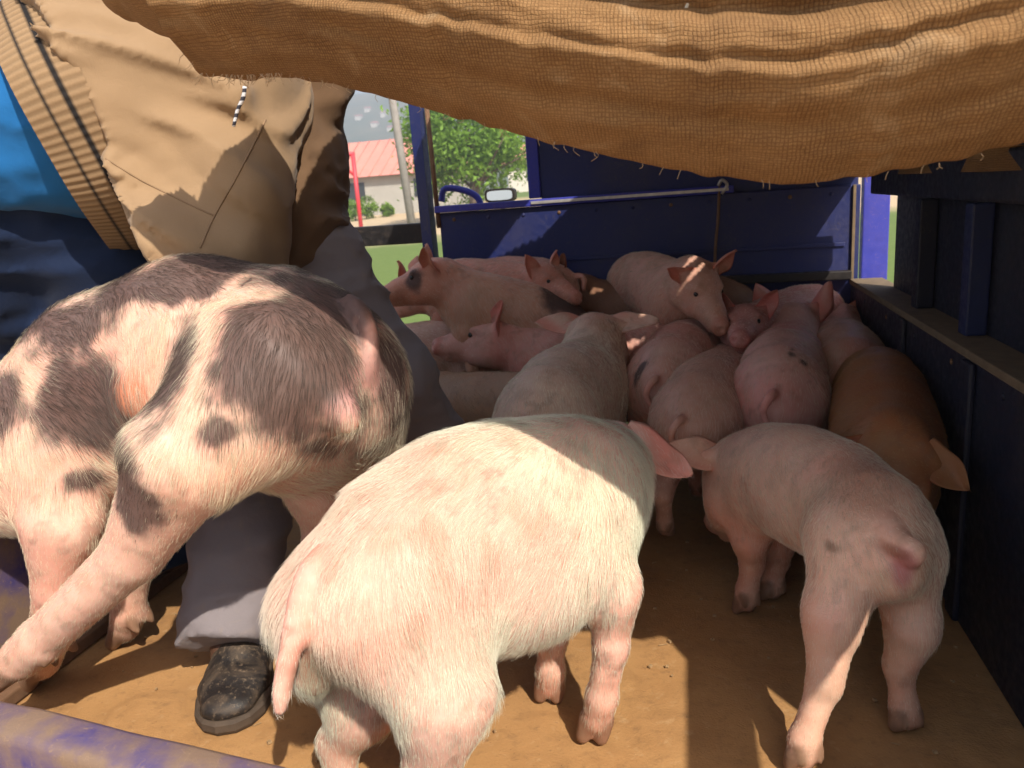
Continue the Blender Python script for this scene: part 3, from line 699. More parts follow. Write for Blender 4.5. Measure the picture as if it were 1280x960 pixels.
def build_pig(label, J, vox=0.007, base=PINK, hairc=CREAM, nhair=9000, hlen=0.014, spots=(), seed=0, dirt=0.5, hrad=0.00022, paint=None, relax=1, spotc=(0.075, 0.05, 0.045)):
    B = Body(); sp = [np.asarray(p, float) for p in J['spine']]; sr = J['srad']; side = J['side']; ax = J.get('ax', 0.84)
    for i in range(len(sp) - 1): B.cone(sp[i], sp[i + 1], sr[i], sr[i + 1], 0.05, 'body', side, ax if i < len(sp) - 2 else 0.92, flow=sp[i] - sp[i + 1])
    for p, r in J.get('lumps', ()): B.ell(p, np.eye(3), (r, r, r) if np.isscalar(r) else r, 0.05, 'body')
    for L in J['hind']: hind_leg(B, L[0], L[1], L[2], side if len(L) < 4 else L[3], J['s'])
    for L in J['front']: front_leg(B, L[0], L[1], L[2], side if len(L) < 4 else L[3], J['s'])
    hd = J['head']; eyes, hf, hu, hl = head(B, np.asarray(hd[0], float), hd[1], hd[2], hd[3], hd[4])
    if J.get('tail') is not None:
        tp = catmull(J['tail'][0], 10); r0, r1 = J['tail'][1]; B.chain(tp, np.linspace(r0, r1, 10), 0.012, 'tail')
    for fn in J.get('extra', ()): fn(B)
    verts, faces = B.mesh(vox, relax=relax)
    ev, ef = B.ear_meshes(len(verts)); verts = np.concatenate([verts, np.array(ev)]); faces = np.concatenate([faces, np.array(ef)])
    tags = np.array([p[6] for p in B.pr]); D = B.near(verts)
    dt = lambda t: D[tags == t].min(0) if (tags == t).any() else np.full(len(verts), 1.0)
    n1 = fbm(verts, 11, seed, 3); n2 = fbm(verts, 34, seed + 3, 3); n3 = fbm(verts, 5, seed + 9, 2)
    c = np.tile(np.asarray(base, float), (len(verts), 1)) * (0.86 + 0.28 * n1)[:, None]
    def lay(wt, col):
        nonlocal c
        wt = np.clip(wt, 0, 1)[:, None]; c = c * (1 - wt) + np.asarray(col)[None] * wt
    b = np.asarray(base)
    pinkc = b * np.array([1.02, 0.70, 0.68])
    lay(smooth(0.006, -0.004, dt('ear')) * 0.85, b * np.array([1.0, 0.55, 0.52])); lay(smooth(0.012, -0.004, dt('snout')) * 0.9, pinkc * 0.85)  # ears' own pink, reddened further in colour to imitate backlight shining through
    lay(smooth(0.01, -0.01, dt('leg')) * 0.5, b * np.array([1.05, 0.8, 0.72]))
    lay(smooth(0.015, -0.01, dt('tail')) * 0.6, pinkc)
    lay(smooth(0.50, 0.72, n3) * 0.55, pinkc); lay(smooth(0.56, 0.68, fbm(verts, 7, seed + 40, 3)) * 0.5, b * np.array([0.95, 1.02, 0.98]) * 1.08)
    zl = verts[:, 2] - J.get('ground', 0.0)
    lay(smooth(0.16, 0.0, zl + (n2 - 0.5) * 0.12) * 0.55 * dirt, (0.27, 0.16, 0.08))
    lay(smooth(0.54, 0.70, n2) * 0.55 * dirt, (0.30, 0.19, 0.11)); lay(smooth(0.60, 0.70, fbm(verts, 75, seed + 50, 2)) * smooth(0.45, 0.6, n1) * 0.6 * dirt, (0.16, 0.10, 0.07))
    lay(smooth(0.006, -0.002, dt('hoof')) * 0.9, (0.17, 0.10, 0.055))
    # spots are ellipsoids of dark pigment in the skin
    def dark(P):
        r = np.zeros(len(P)); wv = (fbm(P, 40, seed + 21, 3) - 0.5) * 0.8 + (fbm(P, 11, seed + 22, 2) - 0.5) * 1.5
        for (cc, rad) in spots:
            q = (P - cc) / np.asarray(rad); d = np.sqrt((q * q).sum(1)) + wv; r = np.maximum(r, smooth(1.28, 0.74, d))
        return r
    if len(spots): lay(dark(verts) * 0.92, spotc)
    if paint is not None: paint(verts, lay, n1, n2)
    mid = sp[len(sp) // 2]
    root = tag(empty('pig', (mid[0], mid[1], J.get('ground', 0.0))), label, 'pig', 'pigs in the truck bed')
    bo = mesh_obj('body', verts, faces, M['skin'], root, True, c)
    for e in eyes: bm_obj('eye', sphere(e - hl * 0.0035 * hd[3] * np.sign(np.dot(e - np.asarray(hd[0]), hl)), 0.0095 * hd[3]), M['eye'], root, True)
    if nhair: bristles(root, B, verts, faces, c, nhair, hlen, hairc, seed, hrad, darkfn=dark if len(spots) else None)
    return root

EAR_UP = ((0.05, 0.55, 0.85), (1.0, 0.25, -0.1), 0.115, 0.042, 0.9, 0.0)
EAR_OUT = ((0.0, 1.0, 0.10), (0.35, 0.0, -1.0), 0.12, 0.042, 0.5, 0.05)
def std_pig(x, y, az, s=1.0, dz=0.0, pitch=0.0, bend=0.0, hyaw=0.0, hpitch=-0.25, roll=0.0, ears=(EAR_UP, EAR_UP), fat=0.93, hs=1.0, tail=True, tall=0.0, foot=None, neck=(0, 0), leg=1.0):
    """az: heading (radians, 0 = +X, pi/2 = away from the camera); bend curls the spine to the left"""
    ca, sa = math.cos(az), math.sin(az)
    R = np.array([[ca, -sa, 0], [sa, ca, 0], [0, 0, 1]])
    cp_, sp_ = math.cos(pitch), math.sin(pitch); Rp = np.array([[cp_, 0, -sp_], [0, 1, 0], [sp_, 0, cp_]])
    lz = tall
    def T(p):
        p = np.asarray(p, float).copy(); p[1] += bend * (p[0] ** 2) * (1 if p[0] > 0 else 0.6) ; p = p * s
        c = V(0, 0, 0.30 * s); q = Rp @ (p - c) + c
        return R @ q + V(x, y, dz + lz)
    def Tf(p):        # feet stay on the level
        p = np.asarray(p, float).copy() * s; return R @ p + V(x, y, dz)
    f = fat
    spine = [(-0.245, 0, 0.315), (-0.17, 0, 0.315), (-0.04, 0, 0.318), (0.09, 0, 0.305), (0.20, 0, 0.305), (0.30, neck[0], 0.335 + neck[1])]
    srad = [0.085 * f, 0.118 * f, 0.126 * f, 0.128 * f, 0.112 * f, 0.088 * f]
    J = {'spine': [T(p) for p in spine], 'srad': [r * s for r in srad], 'side': R @ V(0, 1, 0), 's': s * 0.85, 'ground': dz}
    hind, front = [], []
    fwd = R @ V(1, 0, 0)
    ft = foot or [(0, 0), (0.03, 0), (0, 0), (-0.03, 0)]
    for q, (fx, fy) in zip((1, -1), ft[:2]):
        hind.append(([T((-0.175, q * 0.045, 0.30)), T((-0.125, q * 0.072, 0.205)), Tf((-0.235 + fx * .6, q * 0.072 + fy * .6, 0.128)), Tf((-0.215 + fx, q * 0.072 + fy, 0.05)), Tf((-0.20 + fx, q * 0.072 + fy, 0.012))],
                     [r * s for r in (0.090 * f, 0.052, 0.024, 0.020)], fwd))
    for q, (fx, fy) in zip((1, -1), ft[2:]):
        front.append(([T((0.185, q * 0.045, 0.28)), T((0.165, q * 0.066, 0.19)), Tf((0.175 + fx * .6, q * 0.066 + fy * .6, 0.118)), Tf((0.178 + fx, q * 0.066 + fy, 0.05)), Tf((0.192 + fx, q * 0.066 + fy, 0.012))],
                      [r * s for r in (0.078, 0.042, 0.024, 0.020)], fwd))
    J['hind'], J['front'] = hind, front
    nk = J['spine'][-1]
    hy = hyaw; d = V(math.cos(hy) * math.cos(hpitch), math.sin(hy) * math.cos(hpitch), math.sin(hpitch)); hf = R @ d
    hu = R @ V(-math.cos(hy) * math.sin(hpitch), -math.sin(hy) * math.sin(hpitch), math.cos(hpitch))
    if roll: 
        hl = np.cross(hu, hf); hu = hu * math.cos(roll) + hl * math.sin(roll)
    J['head'] = (nk + hf * 0.055 * s * hs + hu * 0.012 * s, hf, hu, s * hs, ears)
    if tail: J['tail'] = ([T((-0.315, 0, 0.365)), T((-0.338, 0.004, 0.362)), T((-0.352, 0.016, 0.345)), T((-0.346, 0.018, 0.318)), T((-0.352, 0.002, 0.300))], (0.008 * s, 0.0035 * s))
    return J

# --- the white pig in front, seen from behind its right flank
def pt(px, py, D): return at(px, py, D)
fw2 = unit(V(0.80, 0.60, 0)); sd2 = V(-fw2[1], fw2[0], 0)
g = lambda px, py, z=0.012: onz(px, py, z)
J2 = {'s': 0.95, 'side': sd2, 'ax': 0.88, 'ground': 0.0,
      'spine': [pt(470, 745, 1.03), pt(508, 718, 1.05), pt(583, 672, 1.10), pt(650, 650, 1.14), pt(712, 622, 1.19), pt(748, 596, 1.27)],
      'srad': [0.090, 0.130, 0.140, 0.135, 0.112, 0.088],
      'hind': [([pt(505, 755, 0.98), pt(555, 870, 0.98), pt(535, 985, 1.01), pt(520, 1080, 1.03), pt(528, 1125, 1.03)], (0.112, 0.064, 0.030, 0.024), fw2),
               ([pt(430, 765, 1.08), pt(455, 880, 1.10), pt(425, 930, 1.12), pt(425, 985, 1.12), pt(432, 1015, 1.12)], (0.105, 0.05, 0.028, 0.023), fw2)],
      'front': [([pt(728, 650, 1.13), pt(764, 735, 1.12), pt(764, 805, 1.145), pt(752, 872, 1.165), g(741, 918)], (0.082, 0.044, 0.024, 0.0215), unit(V(-0.1, -1, 0)) * 1.0, V(1, 0, 0)),
                ([pt(690, 650, 1.26), pt(694, 740, 1.27), pt(690, 795, 1.27), pt(688, 838, 1.28), g(687, 868)], (0.075, 0.042, 0.0235, 0.021), unit(V(-0.1, -1, 0)), V(1, 0, 0))],
      'head': (pt(742, 584, 1.34), unit(V(-0.05, 0.85, -0.5)), V(0, 0.5, 0.85), 1.05,
               (((0.0, 0.9, 0.2), (0.4, 0.1, -1), 0.12, 0.044, 0.5, 0.05), ((0.0, 0.85, -0.5), (-0.95, 0.2, 0.2), 0.128, 0.046, 0.25, -0.12))),
      'tail': ([pt(402, 700, 0.955), pt(382, 735, 0.935), pt(368, 790, 0.925), pt(356, 845, 0.92), pt(350, 888, 0.92)], (0.017, 0.0075)),
      'lumps': [(pt(385, 815, 0.985), (0.03, 0.03, 0.06)), (pt(640, 728, 1.11), (0.115, 0.09, 0.085))]}
def paint2(v, lay, n1, n2):
    q = (v - pt(388, 835, 0.94)) / np.array([0.03, 0.05, 0.05]); lay(smooth(1.1, 0.5, np.sqrt((q * q).sum(1)) + (n2 - 0.5)) * 0.75, (0.32, 0.17, 0.12))
    q = (v - pt(420, 870, 0.96)) / np.array([0.07, 0.07, 0.07]); lay(smooth(1.2, 0.4, np.sqrt((q * q).sum(1)) + (n2 - 0.5)) * 0.5, (0.40, 0.25, 0.16))
build_pig('large white pig standing nearest the camera, tail hanging at left', J2, 0.0055, (0.70, 0.45, 0.355), (0.80, 0.70, 0.56), 72000, 0.024, (), 2, 0.6, 0.00016, paint2)

# --- the smaller pig on the right, rump towards the camera
fw3 = unit(V(-0.32, 1.0, 0)); sd3 = V(-fw3[1], fw3[0], 0)
J3 = {'s': 0.86, 'side': sd3, 'ax': 0.90, 'ground': 0.0,
      'spine': [pt(1108, 690, 1.10), pt(1088, 665, 1.16), pt(1045, 628, 1.27), pt(1000, 606, 1.36), pt(962, 596, 1.45), pt(930, 590, 1.54)],
      'srad': [0.062, 0.084, 0.090, 0.092, 0.086, 0.070],
      'hind': [([pt(1058, 690, 1.12), pt(1040, 770, 1.10), pt(1030, 855, 1.105), pt(1005, 925, 1.10), g(1000, 958)], (0.064, 0.042, 0.0225, 0.0195), fw3),
               ([pt(1132, 700, 1.15), pt(1140, 780, 1.14), pt(1124, 832, 1.165), pt(1130, 882, 1.17), g(1131, 908)], (0.060, 0.038, 0.0215, 0.0185), fw3)],
      'front': [([pt(945, 625, 1.46), pt(938, 672, 1.47), pt(941, 702, 1.49), pt(934, 738, 1.505), g(930, 762)], (0.068, 0.038, 0.0225, 0.0195), fw3),
                ([pt(985, 630, 1.50), pt(972, 675, 1.53), pt(972, 700, 1.55), pt(966, 724, 1.56), g(963, 745)], (0.064, 0.036, 0.0215, 0.0185), fw3)],
      'head': (pt(930, 600, 1.52), unit(V(-0.25, 0.9, -0.55)), V(-0.1, 0.5, 0.85), 1.0,
               (((-0.12, 1.0, 0.16), (-0.85, 0.0, 0.35), 0.125, 0.044, 0.35, -0.05), ((0.0, 0.9, 0.2), (0.35, 0, -1), 0.12, 0.042, 0.5, 0.05))),
      'tail': ([pt(1108, 655, 1.075), pt(1118, 672, 1.045), pt(1132, 685, 1.022), pt(1143, 689, 1.018), pt(1141, 699, 1.02)], (0.0145, 0.0085)),
      'lumps': [(pt(1128, 714, 1.045), (0.010, 0.010, 0.020))]}
def paint3(v, lay, n1, n2):
    def sp(c, r, a, col):
        q = (v - c) / np.asarray(r); lay(smooth(1.2, 0.45, np.sqrt((q * q).sum(1)) + (n2 - 0.5) * 0.7) * a, col)
    sp(pt(1080, 600, 1.12), (0.06, 0.10, 0.05), 0.6, (0.40, 0.20, 0.13)); sp(pt(1030, 640, 1.18), (0.05, 0.05, 0.07), 0.35, (0.42, 0.26, 0.15))
    sp(pt(1130, 712, 1.02), (0.022, 0.03, 0.035), 0.85, (0.42, 0.15, 0.15)); sp(pt(1150, 700, 1.05), (0.04, 0.05, 0.05), 0.4, (0.36, 0.2, 0.12))
    sp(pt(1118, 690, 1.02), (0.02, 0.03, 0.012), 0.7, (0.22, 0.09, 0.06)); sp(pt(1041, 684, 1.08), (0.012, 0.02, 0.008), 0.7, (0.18, 0.10, 0.06))
build_pig('young pink pig near the dark wall, rump to camera, short curled tail', J3, 0.0055, (0.67, 0.43, 0.315), (0.80, 0.66, 0.50), 34000, 0.012, (), 3, 0.35, 0.00014, paint3)
# --- the spotted pig on the left, rump raised, near hind leg stretched forward
fw1 = unit(V(-1.0, 0.10, 0)); sd1 = V(-fw1[1], fw1[0], 0)
J1 = {'s': 1.22, 'side': V(0.1, 1, 0), 'ax': 0.80, 'ground': 0.0,
      'spine': [pt(432, 480, 1.19), pt(368, 478, 1.22), pt(255, 462, 1.27), pt(150, 492, 1.31), pt(40, 565, 1.33), pt(-80, 590, 1.36)],
      'srad': [0.095, 0.166, 0.172, 0.160, 0.132, 0.105],
      'hind': [([pt(345, 478, 1.13), pt(232, 575, 1.07), pt(168, 690, 1.13), pt(52, 800, 1.22), pt(4, 842, 1.25)], (0.140, 0.082, 0.044, 0.034), unit(V(-0.8, 0.3, -0.5)), V(0.3, 0.6, 0.7)),
               ([pt(420, 530, 1.28), pt(398, 610, 1.30), pt(405, 660, 1.36), pt(385, 745, 1.44), onz(380, 790, 0.014)], (0.115, 0.055, 0.036, 0.029), fw1)],
      'front': [([pt(62, 570, 1.26), pt(78, 650, 1.25), pt(74, 730, 1.29), pt(60, 800, 1.34), onz(48, 850, 0.014)], (0.100, 0.062, 0.038, 0.030), fw1),
                ([pt(95, 590, 1.46), pt(135, 660, 1.47), pt(163, 715, 1.49), pt(161, 765, 1.52), onz(153, 798, 0.014)], (0.085, 0.054, 0.036, 0.030), fw1)],
      'head': (pt(-150, 580, 1.40), unit(V(-0.9, 0.2, 0.1)), V(0, 0, 1), 1.25, (EAR_UP, EAR_UP)),
      'tail': ([pt(438, 378, 1.14), pt(452, 394, 1.122), pt(462, 418, 1.115), pt(463, 446, 1.112), pt(456, 466, 1.104), pt(447, 480, 1.09)], (0.013, 0.007)),
      'lumps': [(pt(436, 522, 1.045), (0.016, 0.014, 0.020)), (pt(172, 492, 1.15), (0.022, 0.022, 0.030)), (pt(215, 445, 1.13), (0.03, 0.02, 0.05))]}
S1 = [(pt(378, 460, 1.06), (0.080, 0.16, 0.165)), (pt(180, 360, 1.25), (0.07, 0.12, 0.035)), (pt(420, 380, 1.14), (0.06, 0.1, 0.05)), (pt(270, 345, 1.20), (0.085, 0.14, 0.040)), (pt(232, 455, 1.08), (0.038, 0.10, 0.085)), (pt(108, 500, 1.17), (0.075, 0.09, 0.085)),
      (pt(110, 405, 1.25), (0.13, 0.12, 0.05)), (pt(8, 495, 1.22), (0.055, 0.12, 0.055)), (pt(288, 532, 1.02), (0.026, 0.05, 0.022)), (pt(92, 605, 1.19), (0.026, 0.06, 0.024)), (pt(180, 612, 1.04), (0.05, 0.06, 0.06)),
      (pt(452, 500, 1.03), (0.02, 0.05, 0.04)), (pt(492, 470, 1.15), (0.02, 0.06, 0.10)), (pt(345, 350, 1.2), (0.06, 0.1, 0.03))]
def paint1(v, lay, n1, n2):
    def sp(c, r, a, col):
        q = (v - c) / np.asarray(r); lay(smooth(1.2, 0.45, np.sqrt((q * q).sum(1)) + (n2 - 0.5) * 0.7) * a, col)
    sp(pt(172, 492, 1.13), (0.036, 0.05, 0.042), 0.95, (0.52, 0.21, 0.12)); sp(pt(210, 445, 1.12), (0.03, 0.05, 0.07), 0.7, (0.62, 0.33, 0.24))
    sp(pt(458, 445, 1.06), (0.03, 0.06, 0.075), 0.75, (0.34, 0.18, 0.155)); sp(pt(437, 510, 1.03), (0.03, 0.04, 0.03), 0.7, (0.42, 0.22, 0.2)); sp(pt(310, 600, 1.05), (0.12, 0.06, 0.05), 0.7, (0.66, 0.38, 0.28))
build_pig('black and white spotted pig held on the left, hind leg stretched towards the corner', J1, 0.0065, (0.66, 0.43, 0.335), (0.78, 0.68, 0.50), 80000, 0.020, S1, 5, 0.5, 0.00016, paint1)

# --- the crowd at the front of the bed
def onback(px, py, z): p = onz(px, py, z); return p[0], p[1]
def crowd(label, px, py, D, az, s=1.0, **kw):
    """px, py: middle of the back as seen; D: its distance"""
    pk = {k: kw.pop(k) for k in list(kw) if k in ('base', 'hairc', 'nhair', 'hlen', 'spots', 'seed', 'dirt', 'paint', 'vox')}
    patch = kw.pop('patch', False); x, y, zb = at(px, py, D); J = std_pig(x, y, math.radians(az), s, dz=zb - 0.442 * s, **kw)
    sp_ = pk.pop('spots', ()); spots = []
    for (u, v, r) in sp_:                                  # spot given in pig lengths: along, across, radius
        a = math.radians(az); spots.append((V(x + (u * math.cos(a) - v * math.sin(a)) * s, y + (u * math.sin(a) + v * math.cos(a)) * s, zb - 0.05 * s), (r, r, max(r, 0.07))))
    if patch:                                              # pigment round the eye
        o, f_, u_, hs_, _e = J['head']; l_ = np.cross(u_, f_); spots.append((o + hs_ * (f_ * 0.07 + l_ * 0.055 + u_ * 0.008), (0.030, 0.030, 0.034)))
    return build_pig(label, J, spots=spots, **pk)
P_IN = (0.62, 0.36, 0.285)
eo = EAR_OUT
flat = ((-0.1, 1, 0.05), (-0.9, 0, 0.5), 0.13, 0.040, 0.5, -0.10)
crowd('pale pig facing away behind the white pig, ears spread flat to both sides', 704, 434, 1.74, 84, 0.98, base=(0.63, 0.46, 0.35), hairc=(0.80, 0.70, 0.55), nhair=18000, hlen=0.013, seed=14, ears=(flat, flat), hpitch=-0.3, neck=(0, 0.05), vox=0.0065)
crowd('pink pig with two small dark spots on its rump, facing the blue panel', 850, 404, 2.05, 80, 0.95, base=P_IN, seed=15, spots=((-0.27, 0.05, 0.013), (-0.29, 0.085, 0.012)), hpitch=-0.6, hyaw=-0.3)
crowd('small pink pig squeezed in the middle with a dirty tail, facing away', 884, 446, 1.80, 78, 0.86, base=(0.560, 0.333, 0.248), seed=16, hpitch=-0.7)
crowd('pink pig facing away with both pink ears pricked up', 980, 412, 1.84, 80, 0.95, base=(0.627, 0.363, 0.304), seed=17, spots=((-0.20, -0.03, 0.012), (-0.21, -0.055, 0.010), (-0.18, -0.03, 0.009)), ears=(((-0.2, 0.5, 0.9), (1, 0.4, 0), 0.115, 0.04, 0.9, 0.0), ((-0.2, 0.5, 0.9), (0.9, 0.7, 0), 0.115, 0.044, 0.9, 0.0)), hpitch=-0.15, neck=(0, 0.04), nhair=6000)
crowd('pale pig facing away in the corner by the dark side wall', 1056, 404, 1.98, 84, 0.95, base=(0.515, 0.304, 0.221), seed=18, hpitch=-0.25, neck=(0, 0.03), ears=(EAR_UP, ((-0.2, 0.9, 0.3), (0.9, 0.2, 0.4), 0.12, 0.044, 0.6, 0.0)))
crowd('ginger brown pig against the side wall facing the camera with lowered head', 1104, 450, 1.60, -99, 0.90, base=(0.31, 0.15, 0.06), hairc=(0.42, 0.23, 0.10), nhair=14000, hlen=0.012, seed=19, hpitch=-0.75, ears=(((0.6, 0.75, -0.3), (0.5, 0, 1), 0.105, 0.040, 0.6, -0.15), ((0.35, 0.95, -0.15), (0.5, 0, 1), 0.125, 0.042, 0.5, 0.0)))
crowd('pink pig resting high on the others, face turned right with one ear up', 815, 318, 2.30, -62, 0.74, base=(0.582, 0.333, 0.248), seed=20, neck=(0, 0.035), hpitch=-0.48, hyaw=0.05, ears=(((0.05, 0.75, 0.7), (1, 0.3, 0), 0.125, 0.04, 0.9, 0.0), ((0.1, 0.85, 0.3), (1, 0.2, 0.1), 0.10, 0.042, 0.8, 0.0)))
crowd('rosy pig whose face shows between the high resting pig and the pink prick-eared one', 990, 362, 2.2, -128, 0.72, base=(0.515, 0.255, 0.221), seed=21, hpitch=0.2, hyaw=0.5, tail=False)
crowd('pig with a black eye patch and black rump looking out at left', 640, 352, 2.28, 190, 0.74, base=(0.582, 0.343, 0.239), seed=22, patch=True, spots=((-0.24, 0.08, 0.10),), pitch=0.38, hpitch=0.02, hyaw=0.12, neck=(0, 0.02), ears=(((0.35, 0.55, 0.75), (0.6, 0.8, -0.2), 0.125, 0.045, 0.9, 0.0), ((0.3, 0.5, 0.8), (0.9, 0.2, -0.2), 0.12, 0.042, 0.9, 0.0)))
crowd('little pig peering right over the backs against the blue panel', 592, 326, 2.42, -12, 0.66, base=(0.538, 0.304, 0.221), seed=23, hpitch=-0.08, hyaw=-0.35)
crowd('brown pig behind the little pig with one large raised ear', 832, 345, 2.38, 176, 0.84, base=(0.20, 0.10, 0.055), hairc=(0.25, 0.14, 0.07), seed=24, hpitch=-0.15, neck=(0, 0.04), ears=(((-0.1, 0.35, 0.95), (0.8, 0.6, 0), 0.145, 0.055, 0.7, 0.0), EAR_UP))
crowd('pink pig in profile looking left with two upright red ears', 745, 398, 2.22, 184, 0.84, base=(0.616, 0.343, 0.285), seed=25, hpitch=0.18, hyaw=0.0, neck=(0, 0.03), ears=(((-0.05, 0.3, 0.95), (0.85, 0.6, 0), 0.125, 0.045, 0.8, 0.0), ((-0.05, 0.3, 0.95), (0.85, -0.3, 0), 0.125, 0.045, 0.8, 0.0)))
crowd('brown pig lying low beside the grey trouser leg', 640, 468, 1.92, 150, 0.82, base=(0.34, 0.20, 0.11), hairc=(0.4, 0.26, 0.15), seed=26, hpitch=-0.5, ears=(eo, eo))
crowd('pale pig mostly hidden behind the pig with the black eye patch', 620, 324, 2.42, 178, 0.78, base=(0.582, 0.333, 0.258), seed=27, hpitch=-0.2)
crowd('pale pig squashed below the pig with the black eye patch', 548, 402, 2.45, 180, 0.72, base=(0.560, 0.353, 0.267), seed=28, hpitch=-0.5, tail=False)
# ---- people

def folds(seed, amp=0.006, sc=(7, 7, 16), amp2=0.004):
    def fn(P):
        q = P * np.array(sc); r = np.clip(1 - np.abs(fbm(q, 1.0, seed, 3) - 0.5) * 5, 0, 1) ** 2
        return (r - 0.25) * amp + (fbm(P, 26, seed + 4, 2) - 0.5) * amp2
    return fn
def hand(B, wrist, d, n, s=1.0):
    d = unit(d); n = unit(np.asarray(n, float) - d * np.dot(n, d)); l = np.cross(n, d)
    B.ell(wrist + d * 0.05 * s, (d, l, n), (0.055 * s, 0.042 * s, 0.017 * s), 0.015)
    for i, (o, L) in enumerate(((-0.032, 0.058), (-0.011, 0.078), (0.011, 0.084), (0.031, 0.074))):
        a = wrist + d * 0.092 * s + l * o * s; b = a + (d * 0.75 - n * 0.5) * L * 0.5 * s; c = b + (d * 0.25 - n * 0.95) * L * 0.5 * s
        B.chain([a - d * 0.02 * s, b, c], [0.0105, 0.0095, 0.008], 0.006)
    a = wrist + d * 0.03 * s - l * 0.038 * s; b = a + (d * 0.6 - l * 0.7) * 0.035 * s; B.chain([a, b, b + (d * 0.85 - n * 0.4) * 0.03 * s], [0.014, 0.012, 0.009], 0.008)
def human(root, pelvis, chest, neck, headc, face, legs, arms, mat, up=(0, 0, 1)):
    """one continuous body: legs [(hip, knee, ankle, toe)], arms [(shoulder, elbow, wrist, palm normal)]"""
    B = Body(); f = unit(face); u = unit(np.asarray(up, float) - f * np.dot(up, f)); l = np.cross(u, f)
    B.chain([pelvis, (np.asarray(pelvis) + chest) / 2, chest], [0.115, 0.105, 0.125], 0.05); B.cone(chest, neck, 0.10, 0.055, 0.05)
    B.cone(neck, headc, 0.052, 0.06, 0.03)
    h = np.asarray(headc, float); B.ell(h + u * 0.03, (f, l, u), (0.096, 0.076, 0.105), 0.03); B.ell(h + f * 0.03 - u * 0.055, (f, l, u), (0.058, 0.05, 0.055), 0.03)
    B.cone(h + f * 0.09 + u * 0.015, h + f * 0.108 - u * 0.022, 0.010, 0.016, 0.012); B.ell(h + f * 0.082 - u * 0.055, (f, l, u), (0.014, 0.026, 0.010), 0.008)
    for q in (-1, 1):
        B.cut(h + f * 0.098 + l * 0.033 * q + u * 0.022, 0.013, 0.012); B.ell(h + l * 0.078 * q + u * 0.005, (f, l, u), (0.018, 0.008, 0.032), 0.008)
    for hip, kn, an, toe in legs:
        B.chain([pelvis * 0.4 + np.asarray(hip) * 0.6, hip, kn], [0.09, 0.085, 0.058], 0.03); B.cone(kn, an, 0.055, 0.038, 0.02)
        B.cone(an, np.asarray(an) * 0.3 + np.asarray(toe) * 0.7, 0.034, 0.024, 0.02)
    for sh, el, wr, pn in arms:
        B.cone(chest * 0.35 + np.asarray(sh) * 0.65, sh, 0.07, 0.058, 0.03); B.chain([sh, el, wr], [0.055, 0.042, 0.029], 0.02); hand(B, np.asarray(wr), np.asarray(wr) - el, pn)
    v, fc = B.mesh(0.0085); return mesh_obj('body', v, fc, mat, root)
def garment(name, root, mat, build, vox=0.008, disp=None, planes=(), relax=1):
    B = Body(); build(B); B.planes = list(planes); v, f = B.mesh(vox, disp=disp, relax=relax); return mesh_obj(name, v, f, mat, root), v, f
def m_leather():
    g = N('dusty_black_leather'); co = g.coord(); a = g.noise(co, 16, 6, 0.65, 0.6); b = g.noise(co, 120, 4, 0.65)
    col = g.mix(g.ramp(a, [(0.45, 0.0), (0.72, 0.7)]), (0.014, 0.011, 0.010), (0.15, 0.10, 0.06)); col = g.mix(g.ramp(b, [(0.55, 0.0), (0.7, 0.5)]), col, (0.24, 0.17, 0.11))
    g.set(Base_Color=col, Roughness=g.ramp(a, [(0.3, 0.42), (0.7, 0.85)])); g.bump(g.math('ADD', a, b), 0.4, 0.002); return g.m
M['leather'] = m_leather()
M['sole'] = m_plain('rubber_sole', (0.06, 0.04, 0.026), 0.8, 0, 0.6, 30)
def shoe(root, heel, toe, zs=0.0, wk=1.0):
    d = unit((toe - heel) * V(1, 1, 0)); sd = V(-d[1], d[0], 0); L = np.linalg.norm((toe - heel)[:2])
    out = []
    for t, w in ((0.0, 0.020), (0.02, 0.031), (0.12, 0.037), (0.3, 0.036), (0.45, 0.037), (0.62, 0.046), (0.76, 0.050), (0.88, 0.044), (0.96, 0.030), (1.0, 0.012)):
        out.append((t, w * wk))
    ring = [heel + d * L * t + sd * w for t, w in out] + [heel + d * L * t - sd * w for t, w in out[::-1]]
    n = len(ring); vs = []
    for z, k in ((0.002, 0.97), (0.010, 1.0), (0.022, 1.0), (0.026, 0.96)):
        c = heel + d * L * 0.5
        for p in ring: q = c + (p - c) * k; vs.append(V(q[0], q[1], zs + z))
    fs = [[k * n + i, k * n + (i + 1) % n, (k + 1) * n + (i + 1) % n, (k + 1) * n + i] for k in range(3) for i in range(n)] + [list(range(n))[::-1], [3 * n + i for i in range(n)]]
    s0 = mesh_obj('shoe', *shoe_upper(heel, d, sd, L, zs, wk), M['leather'], root); mesh_obj('sole', vs, fs, M['sole'], s0, False)
    for t in (0.50, 0.56, 0.62):
        q = heel + d * L * t + V(0, 0, zs + 0.083 - (t - 0.5) * 0.16); tube('lace', catmull([q - sd * 0.018 - V(0, 0, 0.006), q + V(0, 0, 0.002), q + sd * 0.018 - V(0, 0, 0.006)], 8), 0.0022, M['sole'], s0, 6)
